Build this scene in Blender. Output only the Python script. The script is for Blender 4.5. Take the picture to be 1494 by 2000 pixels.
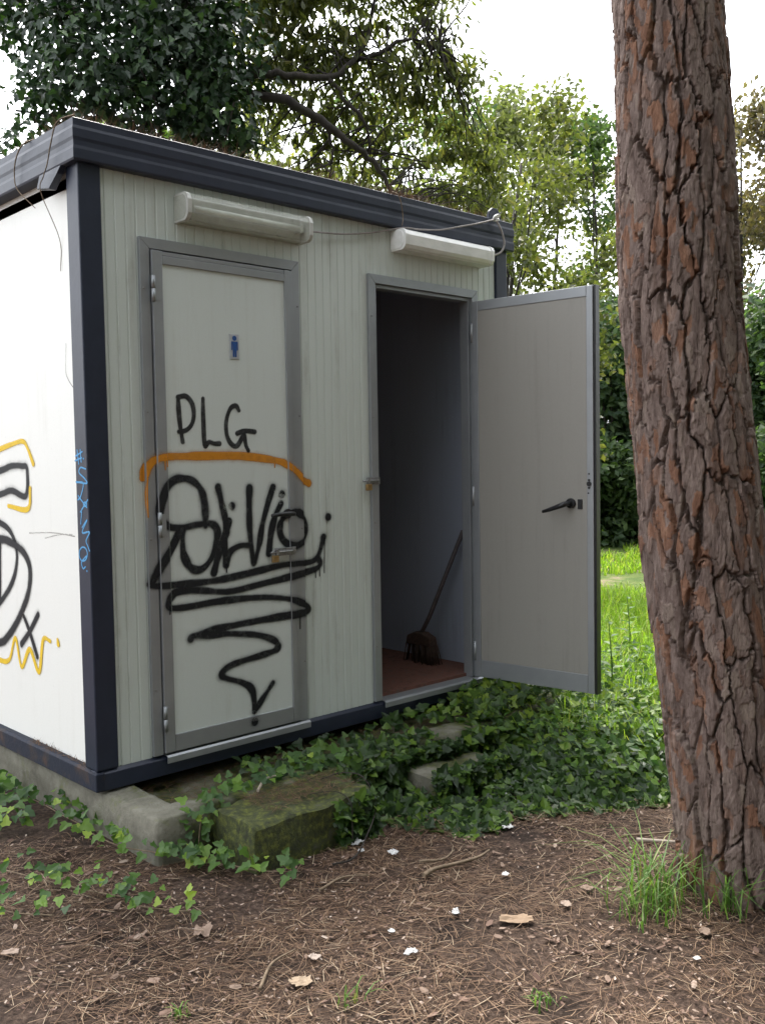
import bpy, math, random
import numpy as np
from mathutils import Matrix, Vector

for o in list(bpy.data.objects):
    bpy.data.objects.remove(o)
R = math.radians
random.seed(7)
rng = np.random.default_rng(7)
scene = bpy.context.scene
col = scene.collection

# ------------------------------------------------------------------ camera
cam_d = bpy.data.cameras.new('camera')
cam_d.sensor_fit = 'VERTICAL'; cam_d.sensor_height = 24.0
cam_d.lens = 1897.2 / 2000 * 24.0
cam_d.clip_start = 0.05; cam_d.clip_end = 600
cam = bpy.data.objects.new('camera', cam_d); col.objects.link(cam)
pitch, yaw, roll = -0.0531, 0.7566, -0.0168
fw = Vector((math.sin(yaw)*math.cos(pitch), math.cos(yaw)*math.cos(pitch), math.sin(pitch)))
rt = Vector((math.cos(yaw), -math.sin(yaw), 0)); up = rt.cross(fw)
r2 = rt*math.cos(roll) + up*math.sin(roll); u2 = -rt*math.sin(roll) + up*math.cos(roll)
m = Matrix((r2, u2, -fw)).transposed().to_4x4(); m.translation = Vector((-1.6965, -3.399, 1.2463))
cam.matrix_world = m
scene.camera = cam

# ------------------------------------------------------------------ sky, sun, exposure
SUN = Vector((0.25, 0.42, 0.80)).normalized()      # towards the sun
elev = math.asin(SUN.z); az = math.atan2(SUN.x, SUN.y)
world = bpy.data.worlds.new('World'); scene.world = world; world.use_nodes = True
wn, wl = world.node_tree.nodes, world.node_tree.links
bg = wn['Background']; bg.inputs['Strength'].default_value = 0.15
sky = wn.new('ShaderNodeTexSky'); sky.sky_type = 'NISHITA'; sky.sun_disc = False
sky.sun_elevation = elev; sky.sun_rotation = az
sky.air_density = 1.0; sky.dust_density = 4.0; sky.ozone_density = 1.0
hs = wn.new('ShaderNodeHueSaturation'); hs.inputs['Saturation'].default_value = 0.25
wl.new(sky.outputs['Color'], hs.inputs['Color'])
cl = wn.new('ShaderNodeMix'); cl.data_type = 'RGBA'; cl.inputs['Factor'].default_value = 0.55      # even cloud cover over the clear-sky gradient
cl.inputs['B'].default_value = (3.3, 3.4, 3.55, 1)
wl.new(hs.outputs['Color'], cl.inputs['A']); wl.new(cl.outputs['Result'], bg.inputs['Color'])
sun_d = bpy.data.lights.new('sun', 'SUN'); sun_d.energy = 1.5; sun_d.angle = R(25); sun_d.color = (1.0, 0.95, 0.87)
sun = bpy.data.objects.new('sun', sun_d); col.objects.link(sun)
sun.rotation_euler = SUN.to_track_quat('Z', 'Y').to_euler(); sun.location = (8, 7, 12)
vs = scene.view_settings
vs.view_transform = 'Standard'; vs.look = 'None'; vs.exposure = 2.45; vs.gamma = 1.0; vs.use_curve_mapping = False
scene.render.engine = 'CYCLES'
scene.cycles.max_bounces = 6; scene.cycles.transparent_max_bounces = 16

# ------------------------------------------------------------------ materials
def new_mat(name):
    mt = bpy.data.materials.new(name); mt.use_nodes = True
    nt = mt.node_tree; b = nt.nodes['Principled BSDF']
    return mt, nt, b

def ramp(nt, fac, stops):
    r = nt.nodes.new('ShaderNodeValToRGB')
    el = r.color_ramp.elements
    while len(el) < len(stops): el.new(0.5)
    for e, (p, c) in zip(el, stops):
        e.position = p; e.color = (*c, 1)
    nt.links.new(fac, r.inputs['Fac'])
    return r.outputs['Color']

def coords(nt, scale=(1, 1, 1)):
    tc = nt.nodes.new('ShaderNodeTexCoord'); mp = nt.nodes.new('ShaderNodeMapping')
    mp.inputs['Scale'].default_value = scale
    nt.links.new(tc.outputs['Object'], mp.inputs['Vector'])
    return mp.outputs['Vector']

def noise(nt, vec, scale, detail=4, rough=0.6):
    n = nt.nodes.new('ShaderNodeTexNoise')
    n.inputs['Scale'].default_value = scale; n.inputs['Detail'].default_value = detail
    n.inputs['Roughness'].default_value = rough
    nt.links.new(vec, n.inputs['Vector'])
    return n.outputs['Fac']

def attr(nt, name):
    a = nt.nodes.new('ShaderNodeAttribute'); a.attribute_name = name
    return a.outputs['Fac']

def mixc(nt, fac, a, b, mode='MIX'):
    mx = nt.nodes.new('ShaderNodeMix'); mx.data_type = 'RGBA'; mx.blend_type = mode
    for s, v in ((mx.inputs['Factor'], fac), (mx.inputs['A'], a), (mx.inputs['B'], b)):
        if isinstance(v, (int, float)): s.default_value = v
        elif isinstance(v, tuple): s.default_value = (*v, 1)
        else: nt.links.new(v, s)
    return mx.outputs['Result']

def mathn(nt, op, a, b=None, clamp=False):
    n = nt.nodes.new('ShaderNodeMath'); n.operation = op; n.use_clamp = clamp
    for i, v in enumerate((a, b)):
        if v is None: continue
        if isinstance(v, (int, float)): n.inputs[i].default_value = v
        else: nt.links.new(v, n.inputs[i])
    return n.outputs[0]

def maprange(nt, v, a, b, c=0.0, d=1.0):
    n = nt.nodes.new('ShaderNodeMapRange'); n.interpolation_type = 'SMOOTHSTEP'
    nt.links.new(v, n.inputs[0])
    for i, x in enumerate((a, b, c, d)): n.inputs[i+1].default_value = x
    return n.outputs[0]

def bump(nt, b, h, strength=0.3, dist=0.01):
    bp = nt.nodes.new('ShaderNodeBump'); bp.inputs['Strength'].default_value = strength
    bp.inputs['Distance'].default_value = dist
    nt.links.new(h, bp.inputs['Height']); nt.links.new(bp.outputs['Normal'], b.inputs['Normal'])

def mottled(name, stops, scale=6, rough=0.6, metal=0.0, stretch=(1, 1, 1), bstr=0.2, bscale=60, bdist=0.004, spec=0.4):
    mt, nt, b = new_mat(name)
    v = coords(nt, stretch)
    nt.links.new(ramp(nt, noise(nt, v, scale, 6), stops), b.inputs['Base Color'])
    b.inputs['Roughness'].default_value = rough; b.inputs['Metallic'].default_value = metal
    b.inputs['Specular IOR Level'].default_value = spec
    if bstr: bump(nt, b, noise(nt, v, bscale, 4), bstr, bdist)
    return mt

def leaf_mat(name, stops, rough=0.5, trans=0.35, spec=0.4, tcol=(1.5, 1.7, 0.7)):
    mt, nt, b = new_mat(name)
    c = ramp(nt, attr(nt, 'rnd'), stops)
    nt.links.new(c, b.inputs['Base Color'])
    b.inputs['Roughness'].default_value = rough; b.inputs['Specular IOR Level'].default_value = spec
    tr = nt.nodes.new('ShaderNodeBsdfTranslucent')
    nt.links.new(mixc(nt, 1.0, c, tcol, 'MULTIPLY'), tr.inputs['Color'])
    mx = nt.nodes.new('ShaderNodeMixShader'); mx.inputs[0].default_value = trans
    out = nt.nodes['Material Output']
    nt.links.new(b.outputs[0], mx.inputs[1]); nt.links.new(tr.outputs[0], mx.inputs[2])
    nt.links.new(mx.outputs[0], out.inputs['Surface'])
    return mt

def wall_paint(name, base, dirt, streak=0.5, rough=0.45):
    """cream painted sheet with rain streaks and grime"""
    mt, nt, b = new_mat(name)
    v1 = coords(nt, (22, 22, 1.1)); v2 = coords(nt)
    s = noise(nt, v1, 1.0, 5, 0.65); g = noise(nt, v2, 3.2, 6, 0.7)
    f = mathn(nt, 'MULTIPLY', maprange(nt, s, 0.48, 0.75), maprange(nt, g, 0.35, 0.7))
    fine = noise(nt, v2, 160, 3)
    c = mixc(nt, mathn(nt, 'MULTIPLY', f, streak), base, dirt)
    speck = maprange(nt, noise(nt, v2, 46, 5, 0.75), 0.66, 0.74)
    c = mixc(nt, mathn(nt, 'MULTIPLY', speck, 0.35), c, tuple(k*0.45 for k in base))
    c = mixc(nt, maprange(nt, fine, 0.3, 0.7, 0, 0.12), c, tuple(k*0.7 for k in base))
    nt.links.new(c, b.inputs['Base Color'])
    b.inputs['Roughness'].default_value = rough
    bump(nt, b, noise(nt, v2, 9, 3), 0.12, 0.01)
    return mt

M = {}
M['wall'] = wall_paint('cream_sheet', (0.57, 0.615, 0.585), (0.27, 0.265, 0.225), 0.75)
M['side'] = wall_paint('white_side_sheet', (0.80, 0.80, 0.76), (0.55, 0.53, 0.47), 0.25)
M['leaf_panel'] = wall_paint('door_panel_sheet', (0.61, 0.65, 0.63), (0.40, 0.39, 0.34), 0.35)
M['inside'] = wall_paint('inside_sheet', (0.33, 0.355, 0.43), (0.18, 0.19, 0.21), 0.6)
M['door_in'] = wall_paint('shaded_inner_sheet', (0.285, 0.275, 0.25), (0.17, 0.16, 0.14), 0.5)  # white panel greyed so its colour carries the shade; stains are its own
M['navy'] = mottled('navy_painted_steel', [(0.3, (0.012, 0.017, 0.034)), (0.7, (0.018, 0.024, 0.046))], 9, 0.42, 0, (1, 1, 1), 0.15, 30, 0.004, 0.45)
M['navy_rust'] = mottled('rusted_navy_steel', [(0.5, (0.014, 0.018, 0.032)), (0.62, (0.035, 0.028, 0.030)), (0.72, (0.07, 0.04, 0.033)), (0.85, (0.04, 0.03, 0.03))], 11, 0.7, 0, (1, 1, 1), 0.5, 60, 0.006, 0.3)
M['alu'] = mottled('dull_aluminium', [(0.3, (0.30, 0.315, 0.33)), (0.7, (0.345, 0.36, 0.375))], 8, 0.45, 0.6, (1, 1, 1), 0.05, 200, 0.001)
M['alu_lit'] = mottled('lit_aluminium', [(0.3, (0.42, 0.43, 0.44)), (0.7, (0.48, 0.49, 0.50))], 8, 0.4, 0.6, (1, 1, 1), 0.05, 200, 0.001)  # lit copy of the aluminium, light put into the colour; unused
M['zinc'] = mottled('zinc_plated_steel', [(0.3, (0.20, 0.20, 0.20)), (0.7, (0.36, 0.36, 0.36))], 90, 0.42, 0.8, (1, 1, 1), 0.1, 150, 0.001)
M['brass'] = mottled('worn_brass', [(0.3, (0.25, 0.16, 0.07)), (0.7, (0.42, 0.28, 0.12))], 60, 0.45, 0.7)
M['black'] = mottled('black_plastic', [(0.3, (0.012, 0.012, 0.014)), (0.7, (0.022, 0.022, 0.024))], 40, 0.35, 0)
M['concrete'] = None
M['floor'] = mottled('red_brown_floor', [(0.3, (0.06, 0.032, 0.024)), (0.5, (0.14, 0.058, 0.040)), (0.7, (0.09, 0.06, 0.048))], 22, 0.85)
M['lamp_base'] = mottled('grey_lamp_base', [(0.3, (0.42, 0.42, 0.40)), (0.7, (0.55, 0.55, 0.52))], 20, 0.5)
M['tube'] = mottled('white_tube', [(0.3, (0.66, 0.67, 0.64)), (0.6, (0.78, 0.78, 0.76))], 14, 0.22, 0, (1, 2, 2), 0)
M['cable'] = mottled('grey_cable', [(0.3, (0.20, 0.18, 0.17)), (0.7, (0.34, 0.31, 0.30))], 30, 0.6)
M['stem'] = mottled('dry_stem', [(0.3, (0.10, 0.07, 0.045)), (0.7, (0.24, 0.18, 0.12))], 40, 0.8)
M['branch'] = mottled('dark_branch', [(0.3, (0.018, 0.015, 0.013)), (0.7, (0.05, 0.042, 0.035))], 20, 0.9, 0, (1, 1, 0.3), 0.6, 40, 0.02)
M['paper'] = mottled('white_paper', [(0.3, (0.36, 0.36, 0.36)), (0.7, (0.58, 0.58, 0.58))], 60, 0.85)
M['wood'] = mottled('broom_wood', [(0.3, (0.05, 0.04, 0.045)), (0.7, (0.09, 0.07, 0.07))], 30, 0.6)
M['wood2'] = mottled('bleached_wood', [(0.3, (0.28, 0.23, 0.18)), (0.7, (0.45, 0.39, 0.32))], 30, 0.8)
M['bristle'] = mottled('broom_bristle', [(0.3, (0.035, 0.02, 0.016)), (0.7, (0.075, 0.045, 0.032))], 60, 0.9)
M['sign'] = mottled('sign_plate', [(0.3, (0.42, 0.44, 0.47)), (0.7, (0.52, 0.54, 0.57))], 60, 0.35, 0.3)
M['blue_print'] = mottled('blue_print', [(0.3, (0.012, 0.06, 0.22)), (0.7, (0.016, 0.08, 0.28))], 60, 0.5)

def acrylic():
    mt, nt, b = new_mat('dirty_acrylic')
    v = coords(nt, (1, 3, 3))
    d = maprange(nt, noise(nt, v, 5, 3, 0.5), 0.3, 0.75, 0.24, 0.42)
    b.inputs['Base Color'].default_value = (0.55, 0.56, 0.50, 1); b.inputs['Roughness'].default_value = 0.16; b.inputs['Specular IOR Level'].default_value = 0.7
    tr = nt.nodes.new('ShaderNodeBsdfTransparent'); tr.inputs['Color'].default_value = (0.93, 0.95, 0.92, 1)
    mx = nt.nodes.new('ShaderNodeMixShader'); nt.links.new(d, mx.inputs[0])
    nt.links.new(tr.outputs[0], mx.inputs[1]); nt.links.new(b.outputs[0], mx.inputs[2])
    nt.links.new(mx.outputs[0], nt.nodes['Material Output'].inputs['Surface'])
    return mt
M['acrylic'] = acrylic()

def concrete(more=0.0):
    mt, nt, b = new_mat('mossy_concrete')
    v = coords(nt)
    base = ramp(nt, noise(nt, v, 9, 8, 0.7), [(0.3, (0.10, 0.092, 0.070)), (0.55, (0.18, 0.172, 0.135)), (0.75, (0.25, 0.24, 0.20))])
    sx = nt.nodes.new('ShaderNodeSeparateXYZ'); nt.links.new(v, sx.inputs[0])
    side = maprange(nt, sx.outputs['X'], 0.02, 0.30, 0.0, 1.0)      # moss grows on the shaded front side and the step
    mo = mathn(nt, 'ADD', mathn(nt, 'ADD', mathn(nt, 'MULTIPLY', side, 0.17), more), noise(nt, v, 5, 6, 0.65))
    mf = maprange(nt, mo, 0.52, 0.72, 0, 0.95)
    moss = ramp(nt, noise(nt, v, 40, 5), [(0.35, (0.018, 0.024, 0.007)), (0.52, (0.046, 0.056, 0.010)), (0.72, (0.13, 0.145, 0.018))])
    nt.links.new(mixc(nt, mf, base, moss), b.inputs['Base Color'])
    b.inputs['Roughness'].default_value = 0.92
    h = mathn(nt, 'ADD', noise(nt, v, 25, 8, 0.7), mathn(nt, 'MULTIPLY', noise(nt, v, 140, 3), 0.4))
    bump(nt, b, h, 0.7, 0.012)
    return mt
M['concrete'] = concrete(); M['step'] = concrete(0.10)

def paint_mat(name, colr, cov=1.0, rough=0.55):
    """spray paint film: 'paint' is how thickly the can covered this spot"""
    mt, nt, b = new_mat(name)
    v = coords(nt)
    sp = noise(nt, v, 420, 2, 0.5)
    a = mathn(nt, 'ADD', attr(nt, 'paint'), mathn(nt, 'MULTIPLY', mathn(nt, 'SUBTRACT', sp, 0.5), 0.35))
    patch = maprange(nt, noise(nt, v, 30, 3), 0.25, 0.6, 0.82, 1.0)
    a = mathn(nt, 'MULTIPLY', maprange(nt, a, 0.06, 0.80, 0, cov), patch)
    b.inputs['Base Color'].default_value = (*colr, 1); b.inputs['Roughness'].default_value = rough
    b.inputs['Specular IOR Level'].default_value = 0.3
    tr = nt.nodes.new('ShaderNodeBsdfTransparent'); mx = nt.nodes.new('ShaderNodeMixShader')
    nt.links.new(a, mx.inputs[0]); nt.links.new(tr.outputs[0], mx.inputs[1]); nt.links.new(b.outputs[0], mx.inputs[2])
    nt.links.new(mx.outputs[0], nt.nodes['Material Output'].inputs['Surface'])
    return mt
M['p_black'] = paint_mat('black_spray', (0.010, 0.011, 0.014), 0.97)
M['p_marker'] = paint_mat('black_marker', (0.018, 0.018, 0.02), 0.88, 0.35)
M['p_orange'] = paint_mat('orange_spray', (0.60, 0.23, 0.012), 0.95)
M['p_yellow'] = paint_mat('yellow_spray', (0.75, 0.50, 0.02), 0.98)
M['p_blue'] = paint_mat('blue_marker', (0.10, 0.35, 0.65), 0.9)
M['p_crack'] = paint_mat('hairline_crack', (0.30, 0.28, 0.25), 0.75)

def ground_mat():
    mt, nt, b = new_mat('forest_floor')
    v = coords(nt)
    n1 = noise(nt, v, 3.0, 8, 0.7); n2 = noise(nt, v, 45, 6, 0.75)
    lit = ramp(nt, n2, [(0.28, (0.012, 0.008, 0.006)), (0.45, (0.042, 0.027, 0.020)), (0.6, (0.095, 0.064, 0.048)), (0.78, (0.21, 0.16, 0.125))])
    dark = maprange(nt, n1, 0.49, 0.62, 0, 0.85)
    lit = mixc(nt, dark, lit, (0.022, 0.015, 0.012))
    soil = ramp(nt, noise(nt, v, 2.2, 6, 0.7), [(0.4, (0.05, 0.085, 0.018)), (0.52, (0.09, 0.12, 0.03)), (0.62, (0.20, 0.155, 0.11)), (0.8, (0.27, 0.21, 0.16))])
    sx = nt.nodes.new('ShaderNodeSeparateXYZ'); nt.links.new(v, sx.inputs[0])
    s = mathn(nt, 'ADD', mathn(nt, 'MULTIPLY', sx.outputs['X'], 0.56), mathn(nt, 'MULTIPLY', sx.outputs['Y'], 0.83))
    s = mathn(nt, 'ADD', s, mathn(nt, 'MULTIPLY', n1, 0.8))
    f = mathn(nt, 'MULTIPLY', maprange(nt, s, 0.9, 1.5), maprange(nt, sx.outputs['X'], 1.6, 3.0))
    nt.links.new(mixc(nt, f, lit, soil), b.inputs['Base Color'])
    b.inputs['Roughness'].default_value = 0.95; b.inputs['Specular IOR Level'].default_value = 0.2
    bump(nt, b, n2, 0.8, 0.02)
    return mt
M['ground'] = ground_mat()
M['needle'] = leaf_mat('dry_needles', [(0.0, (0.042, 0.023, 0.013)), (0.4, (0.105, 0.058, 0.033)), (0.75, (0.18, 0.11, 0.066)), (0.93, (0.27, 0.185, 0.12)), (1.0, (0.40, 0.32, 0.23))], 0.7, 0.1, 0.3, (1, 1, 1))
M['chip'] = leaf_mat('bark_chips', [(0.0, (0.07, 0.04, 0.03)), (0.4, (0.17, 0.11, 0.085)), (0.78, (0.22, 0.16, 0.125)), (0.95, (0.32, 0.25, 0.205)), (1.0, (0.38, 0.32, 0.28))], 0.8, 0.0, 0.2, (1, 1, 1))
M['ivy'] = leaf_mat('ivy_leaf', [(0.0, (0.016, 0.036, 0.010)), (0.45, (0.036, 0.076, 0.016)), (0.75, (0.085, 0.155, 0.022)), (1.0, (0.20, 0.28, 0.035))], 0.38, 0.35, 0.35)
M['ivy_fresh'] = leaf_mat('young_ivy_leaf', [(0.0, (0.035, 0.085, 0.022)), (0.5, (0.080, 0.16, 0.028)), (0.85, (0.15, 0.26, 0.035)), (1.0, (0.26, 0.36, 0.05))], 0.45, 0.4, 0.4)
M['ivy_tree'] = leaf_mat('tree_ivy_leaf', [(0.0, (0.010, 0.026, 0.011)), (0.6, (0.022, 0.052, 0.020)), (1.0, (0.06, 0.12, 0.03))], 0.4, 0.22, 0.45)
M['olive'] = leaf_mat('olive_leaf', [(0.0, (0.042, 0.050, 0.018)), (0.5, (0.085, 0.098, 0.034)), (0.85, (0.125, 0.135, 0.048)), (1.0, (0.20, 0.18, 0.07))], 0.42, 0.5, 0.45)
M['far_olive'] = leaf_mat('far_olive_leaf', [(0.0, (0.060, 0.072, 0.034)), (0.5, (0.105, 0.12, 0.052)), (1.0, (0.17, 0.18, 0.085))], 0.5, 0.5, 0.3)  # far olive, green and russet leaves: haze put in as lighter colour
M['far_green'] = leaf_mat('far_green_leaf', [(0.0, (0.032, 0.058, 0.028)), (0.5, (0.060, 0.10, 0.042)), (1.0, (0.10, 0.15, 0.055))], 0.5, 0.45, 0.3)
M['far_brown'] = leaf_mat('far_russet_leaf', [(0.0, (0.075, 0.065, 0.04)), (0.5, (0.12, 0.10, 0.065)), (1.0, (0.20, 0.15, 0.09))], 0.5, 0.35, 0.3)
M['hedge'] = leaf_mat('hedge_leaf', [(0.0, (0.038, 0.068, 0.040)), (0.5, (0.070, 0.115, 0.056)), (1.0, (0.11, 0.16, 0.065))], 0.5, 0.45, 0.3)
M['grass'] = leaf_mat('grass_blade', [(0.0, (0.10, 0.17, 0.018)), (0.5, (0.18, 0.29, 0.028)), (0.85, (0.25, 0.35, 0.045)), (1.0, (0.33, 0.31, 0.10))], 0.45, 0.5, 0.35)
M['tuft'] = leaf_mat('tuft_blade', [(0.0, (0.06, 0.13, 0.025)), (0.6, (0.12, 0.22, 0.05)), (0.88, (0.17, 0.27, 0.07)), (1.0, (0.32, 0.25, 0.13))], 0.5, 0.4, 0.3)
M['pine_green'] = leaf_mat('pine_needles', [(0.0, (0.02, 0.045, 0.018)), (1.0, (0.05, 0.09, 0.03))], 0.6, 0.2, 0.3)

def bark():
    mt, nt, b = new_mat('pine_bark')
    v = coords(nt, (1, 1, 0.22)); v2 = coords(nt)
    g = noise(nt, v, 34, 8, 0.75)
    grey = ramp(nt, g, [(0.28, (0.060, 0.041, 0.035)), (0.46, (0.155, 0.112, 0.096)), (0.60, (0.245, 0.185, 0.160)), (0.76, (0.42, 0.335, 0.295))])
    oran = ramp(nt, g, [(0.3, (0.12, 0.055, 0.034)), (0.55, (0.25, 0.125, 0.075)), (0.75, (0.40, 0.24, 0.155))])
    pale = ramp(nt, g, [(0.3, (0.14, 0.105, 0.09)), (0.7, (0.32, 0.25, 0.205))])
    fl = mathn(nt, 'ADD', attr(nt, 'flake'), mathn(nt, 'MULTIPLY', mathn(nt, 'SUBTRACT', noise(nt, v, 9, 4), 0.5), 0.5))
    c = mixc(nt, maprange(nt, fl, 0.60, 0.86, 0, 0.85), grey, oran)
    c = mixc(nt, maprange(nt, fl, 0.20, 0.12), c, pale)
    nt.links.new(c, b.inputs['Base Color'])
    b.inputs['Roughness'].default_value = 0.92; b.inputs['Specular IOR Level'].default_value = 0.2
    vr = coords(nt, (1, 1, 0.35))
    h = mathn(nt, 'ADD', noise(nt, v, 60, 6, 0.75), mathn(nt, 'MULTIPLY', noise(nt, vr, 170, 4, 0.7), 0.5))
    bump(nt, b, h, 0.9, 0.012)
    return mt
M['bark'] = bark()

# ------------------------------------------------------------------ builders
def link(o, parent=None):
    col.objects.link(o)
    if parent is not None: o.parent = parent
    return o

def tag(o, label=None, cat=None, group=None, kind=None):
    if label: o['label'] = label
    if cat: o['category'] = cat
    if group: o['group'] = group
    if kind: o['kind'] = kind
    return o

def empty(name, loc=(0, 0, 0), rz=0.0):
    o = bpy.data.objects.new(name, None); o.empty_display_size = 0.1
    o.location = loc; o.rotation_euler = (0, 0, rz)
    return link(o)

def np_mesh(name, V, F, mat, parent=None, smooth=False, attrs=None):
    """V (n,3), F (k,m) int array with m corners per face"""
    V = np.asarray(V, np.float32); F = np.asarray(F, np.int32)
    me = bpy.data.meshes.new(name)
    k, mm = F.shape
    me.vertices.add(len(V)); me.vertices.foreach_set('co', V.ravel())
    me.loops.add(k*mm); me.loops.foreach_set('vertex_index', F.ravel())
    me.polygons.add(k)
    me.polygons.foreach_set('loop_start', np.arange(0, k*mm, mm, dtype=np.int32))
    me.polygons.foreach_set('loop_total', np.full(k, mm, np.int32))
    me.polygons.foreach_set('use_smooth', np.full(k, smooth))
    for an, av in (attrs or {}).items():
        a = me.attributes.new(an, 'FLOAT', 'POINT'); a.data.foreach_set('value', np.asarray(av, np.float32))
    me.update(calc_edges=True)
    me.materials.append(M[mat])
    return link(bpy.data.objects.new(name, me), parent)

class MB:
    def __init__(s): s.v = []; s.f = []; s.sm = []
    def add(s, v, f, smooth=False):
        n = len(s.v); s.v += [tuple(p) for p in v]; s.f += [tuple(i+n for i in q) for q in f]; s.sm += [smooth]*len(f)
        return s
    def box(s, x0, x1, y0, y1, z0, z1):
        v = [(x, y, z) for z in (z0, z1) for y in (y0, y1) for x in (x0, x1)]
        return s.add(v, [(0, 2, 3, 1), (4, 5, 7, 6), (0, 1, 5, 4), (2, 6, 7, 3), (0, 4, 6, 2), (1, 3, 7, 5)])
    def prism(s, poly, ax, a0, a1):
        """poly of 2-D points extruded along axis ax from a0 to a1"""
        def mk(p, a):
            q = list(p); q.insert(ax, a); return tuple(q)
        n = len(poly)
        v = [mk(p, a0) for p in poly] + [mk(p, a1) for p in poly]
        f = [tuple(range(n-1, -1, -1)), tuple(range(n, 2*n))] + [(i, (i+1) % n, n+(i+1) % n, n+i) for i in range(n)]
        return s.add(v, f)
    def tube(s, pts, rad, n=8, cap=True):
        pts = [Vector(p) for p in pts]
        if not hasattr(rad, '__len__'): rad = [rad]*len(pts)
        v = []; t_prev = None; x = None
        for i, p in enumerate(pts):
            t = (pts[min(i+1, len(pts)-1)] - pts[max(i-1, 0)]).normalized()
            if x is None:
                x = t.orthogonal().normalized()
            else:
                x = (x - t*x.dot(t)).normalized()
            y = t.cross(x)
            v += [p + (x*math.cos(a) + y*math.sin(a))*rad[i] for a in (2*math.pi*k/n for k in range(n))]
        f = [(i*n+k, i*n+(k+1) % n, (i+1)*n+(k+1) % n, (i+1)*n+k) for i in range(len(pts)-1) for k in range(n)]
        s.add(v, f, True)
        if cap:
            m0 = len(s.v) - len(v)
            s.f += [tuple(m0+k for k in range(n-1, -1, -1)), tuple(m0+len(v)-n+k for k in range(n))]; s.sm += [False, False]
        return s
    def build(s, name, mat, parent=None, bev=0.0, seg=2):
        me = bpy.data.meshes.new(name)
        me.from_pydata(s.v, [], s.f)
        me.polygons.foreach_set('use_smooth', s.sm)
        me.materials.append(M[mat]); me.update()
        o = link(bpy.data.objects.new(name, me), parent)
        if bev:
            b = o.modifiers.new('bevel', 'BEVEL'); b.width = bev; b.segments = seg; b.limit_method = 'ANGLE'; b.angle_limit = R(40)
        return o

def smooth_line(P, per=8):
    """Catmull-Rom through the points"""
    P = np.asarray(P, float)
    if len(P) < 3: 
        t = np.linspace(0, 1, per)[:, None]; return P[0] + (P[-1]-P[0])*t
    Q = np.vstack([2*P[0]-P[1], P, 2*P[-1]-P[-2]]); out = []
    for i in range(1, len(Q)-2):
        t = np.linspace(0, 1, per, endpoint=False)[:, None]
        p0, p1, p2, p3 = Q[i-1], Q[i], Q[i+1], Q[i+2]
        out.append(0.5*((2*p1) + (p2-p0)*t + (2*p0-5*p1+4*p2-p3)*t**2 + (3*p1-p0-3*p2+p3)*t**3))
    out.append(P[-1][None]); return np.vstack(out)

def vnoise(x, y, seed=0):
    """2-D value noise 0..1"""
    xi = np.floor(x).astype(np.int64); yi = np.floor(y).astype(np.int64)
    fx = x-xi; fy = y-yi; fx = fx*fx*(3-2*fx); fy = fy*fy*(3-2*fy)
    def h(a, b):
        n = (a*374761393 + b*668265263 + seed*974634777) & 0x7fffffff
        n = ((n ^ (n >> 13))*1274126177) & 0x7fffffff
        n = ((n ^ (n >> 16))*2246822519) & 0x7fffffff
        return ((n >> 5) & 0xffff)/65535.0
    return (h(xi, yi)*(1-fx)+h(xi+1, yi)*fx)*(1-fy) + (h(xi, yi+1)*(1-fx)+h(xi+1, yi+1)*fx)*fy

def fbm(x, y, seed=0, oct=4):
    s = 0; a = 0.5
    for k in range(oct):
        s = s + a*vnoise(x*2**k, y*2**k, seed+k*17); a *= 0.5
    return s

def sstep(a, b, x):
    t = np.clip((x-a)/(b-a), 0, 1); return t*t*(3-2*t)

def ground_z(x, y):
    x = np.asarray(x, float); y = np.asarray(y, float)
    z = -0.195 + 0.035*(fbm(x*1.3+9, y*1.3+4, 3)-0.45) + 0.012*(fbm(x*9, y*9, 8)-0.45)
    z = z + 0.03*sstep(0.4, -0.3, x)*sstep(-1.2, 0.0, y)
    z = z - 0.05*np.exp(-((x+0.22)**2+(y+0.15)**2)/0.008)
    far = sstep(6, 40, np.hypot(x, y))
    return z + far*0.5*(fbm(x*0.05, y*0.05, 5)-0.45)

def rot_basis(nrm, spin):
    """(n,3,3) matrices whose z column is nrm, spun about it"""
    nrm = nrm/np.linalg.norm(nrm, axis=1, keepdims=True)
    a = np.where(np.abs(nrm[:, 2:3]) > 0.9, np.array([[1., 0, 0]]), np.array([[0, 0, 1.]]))
    x = np.cross(a, nrm); x /= np.linalg.norm(x, axis=1, keepdims=True)
    y = np.cross(nrm, x)
    c, s = np.cos(spin)[:, None], np.sin(spin)[:, None]
    return np.stack([x*c+y*s, -x*s+y*c, nrm], axis=2)

def scatter(name, mat, tmpl, faces, pos, bas, scl, rnd, parent=None, smooth=False):
    """many leaf-sized faces in one mesh"""
    t = np.asarray(tmpl, float); n = len(pos); k = len(t)
    scl = np.asarray(scl); scl = scl[:, None] if scl.ndim == 1 else scl
    V = np.einsum('nij,nkj->nki', bas, t[None]*scl[:, None, :]) + pos[:, None]
    F = (np.asarray(faces)[None] + (np.arange(n)*k)[:, None, None]).reshape(-1, len(faces[0]))
    return np_mesh(name, V.reshape(-1, 3), F, mat, parent, smooth, {'rnd': np.repeat(rnd, k)})

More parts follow.
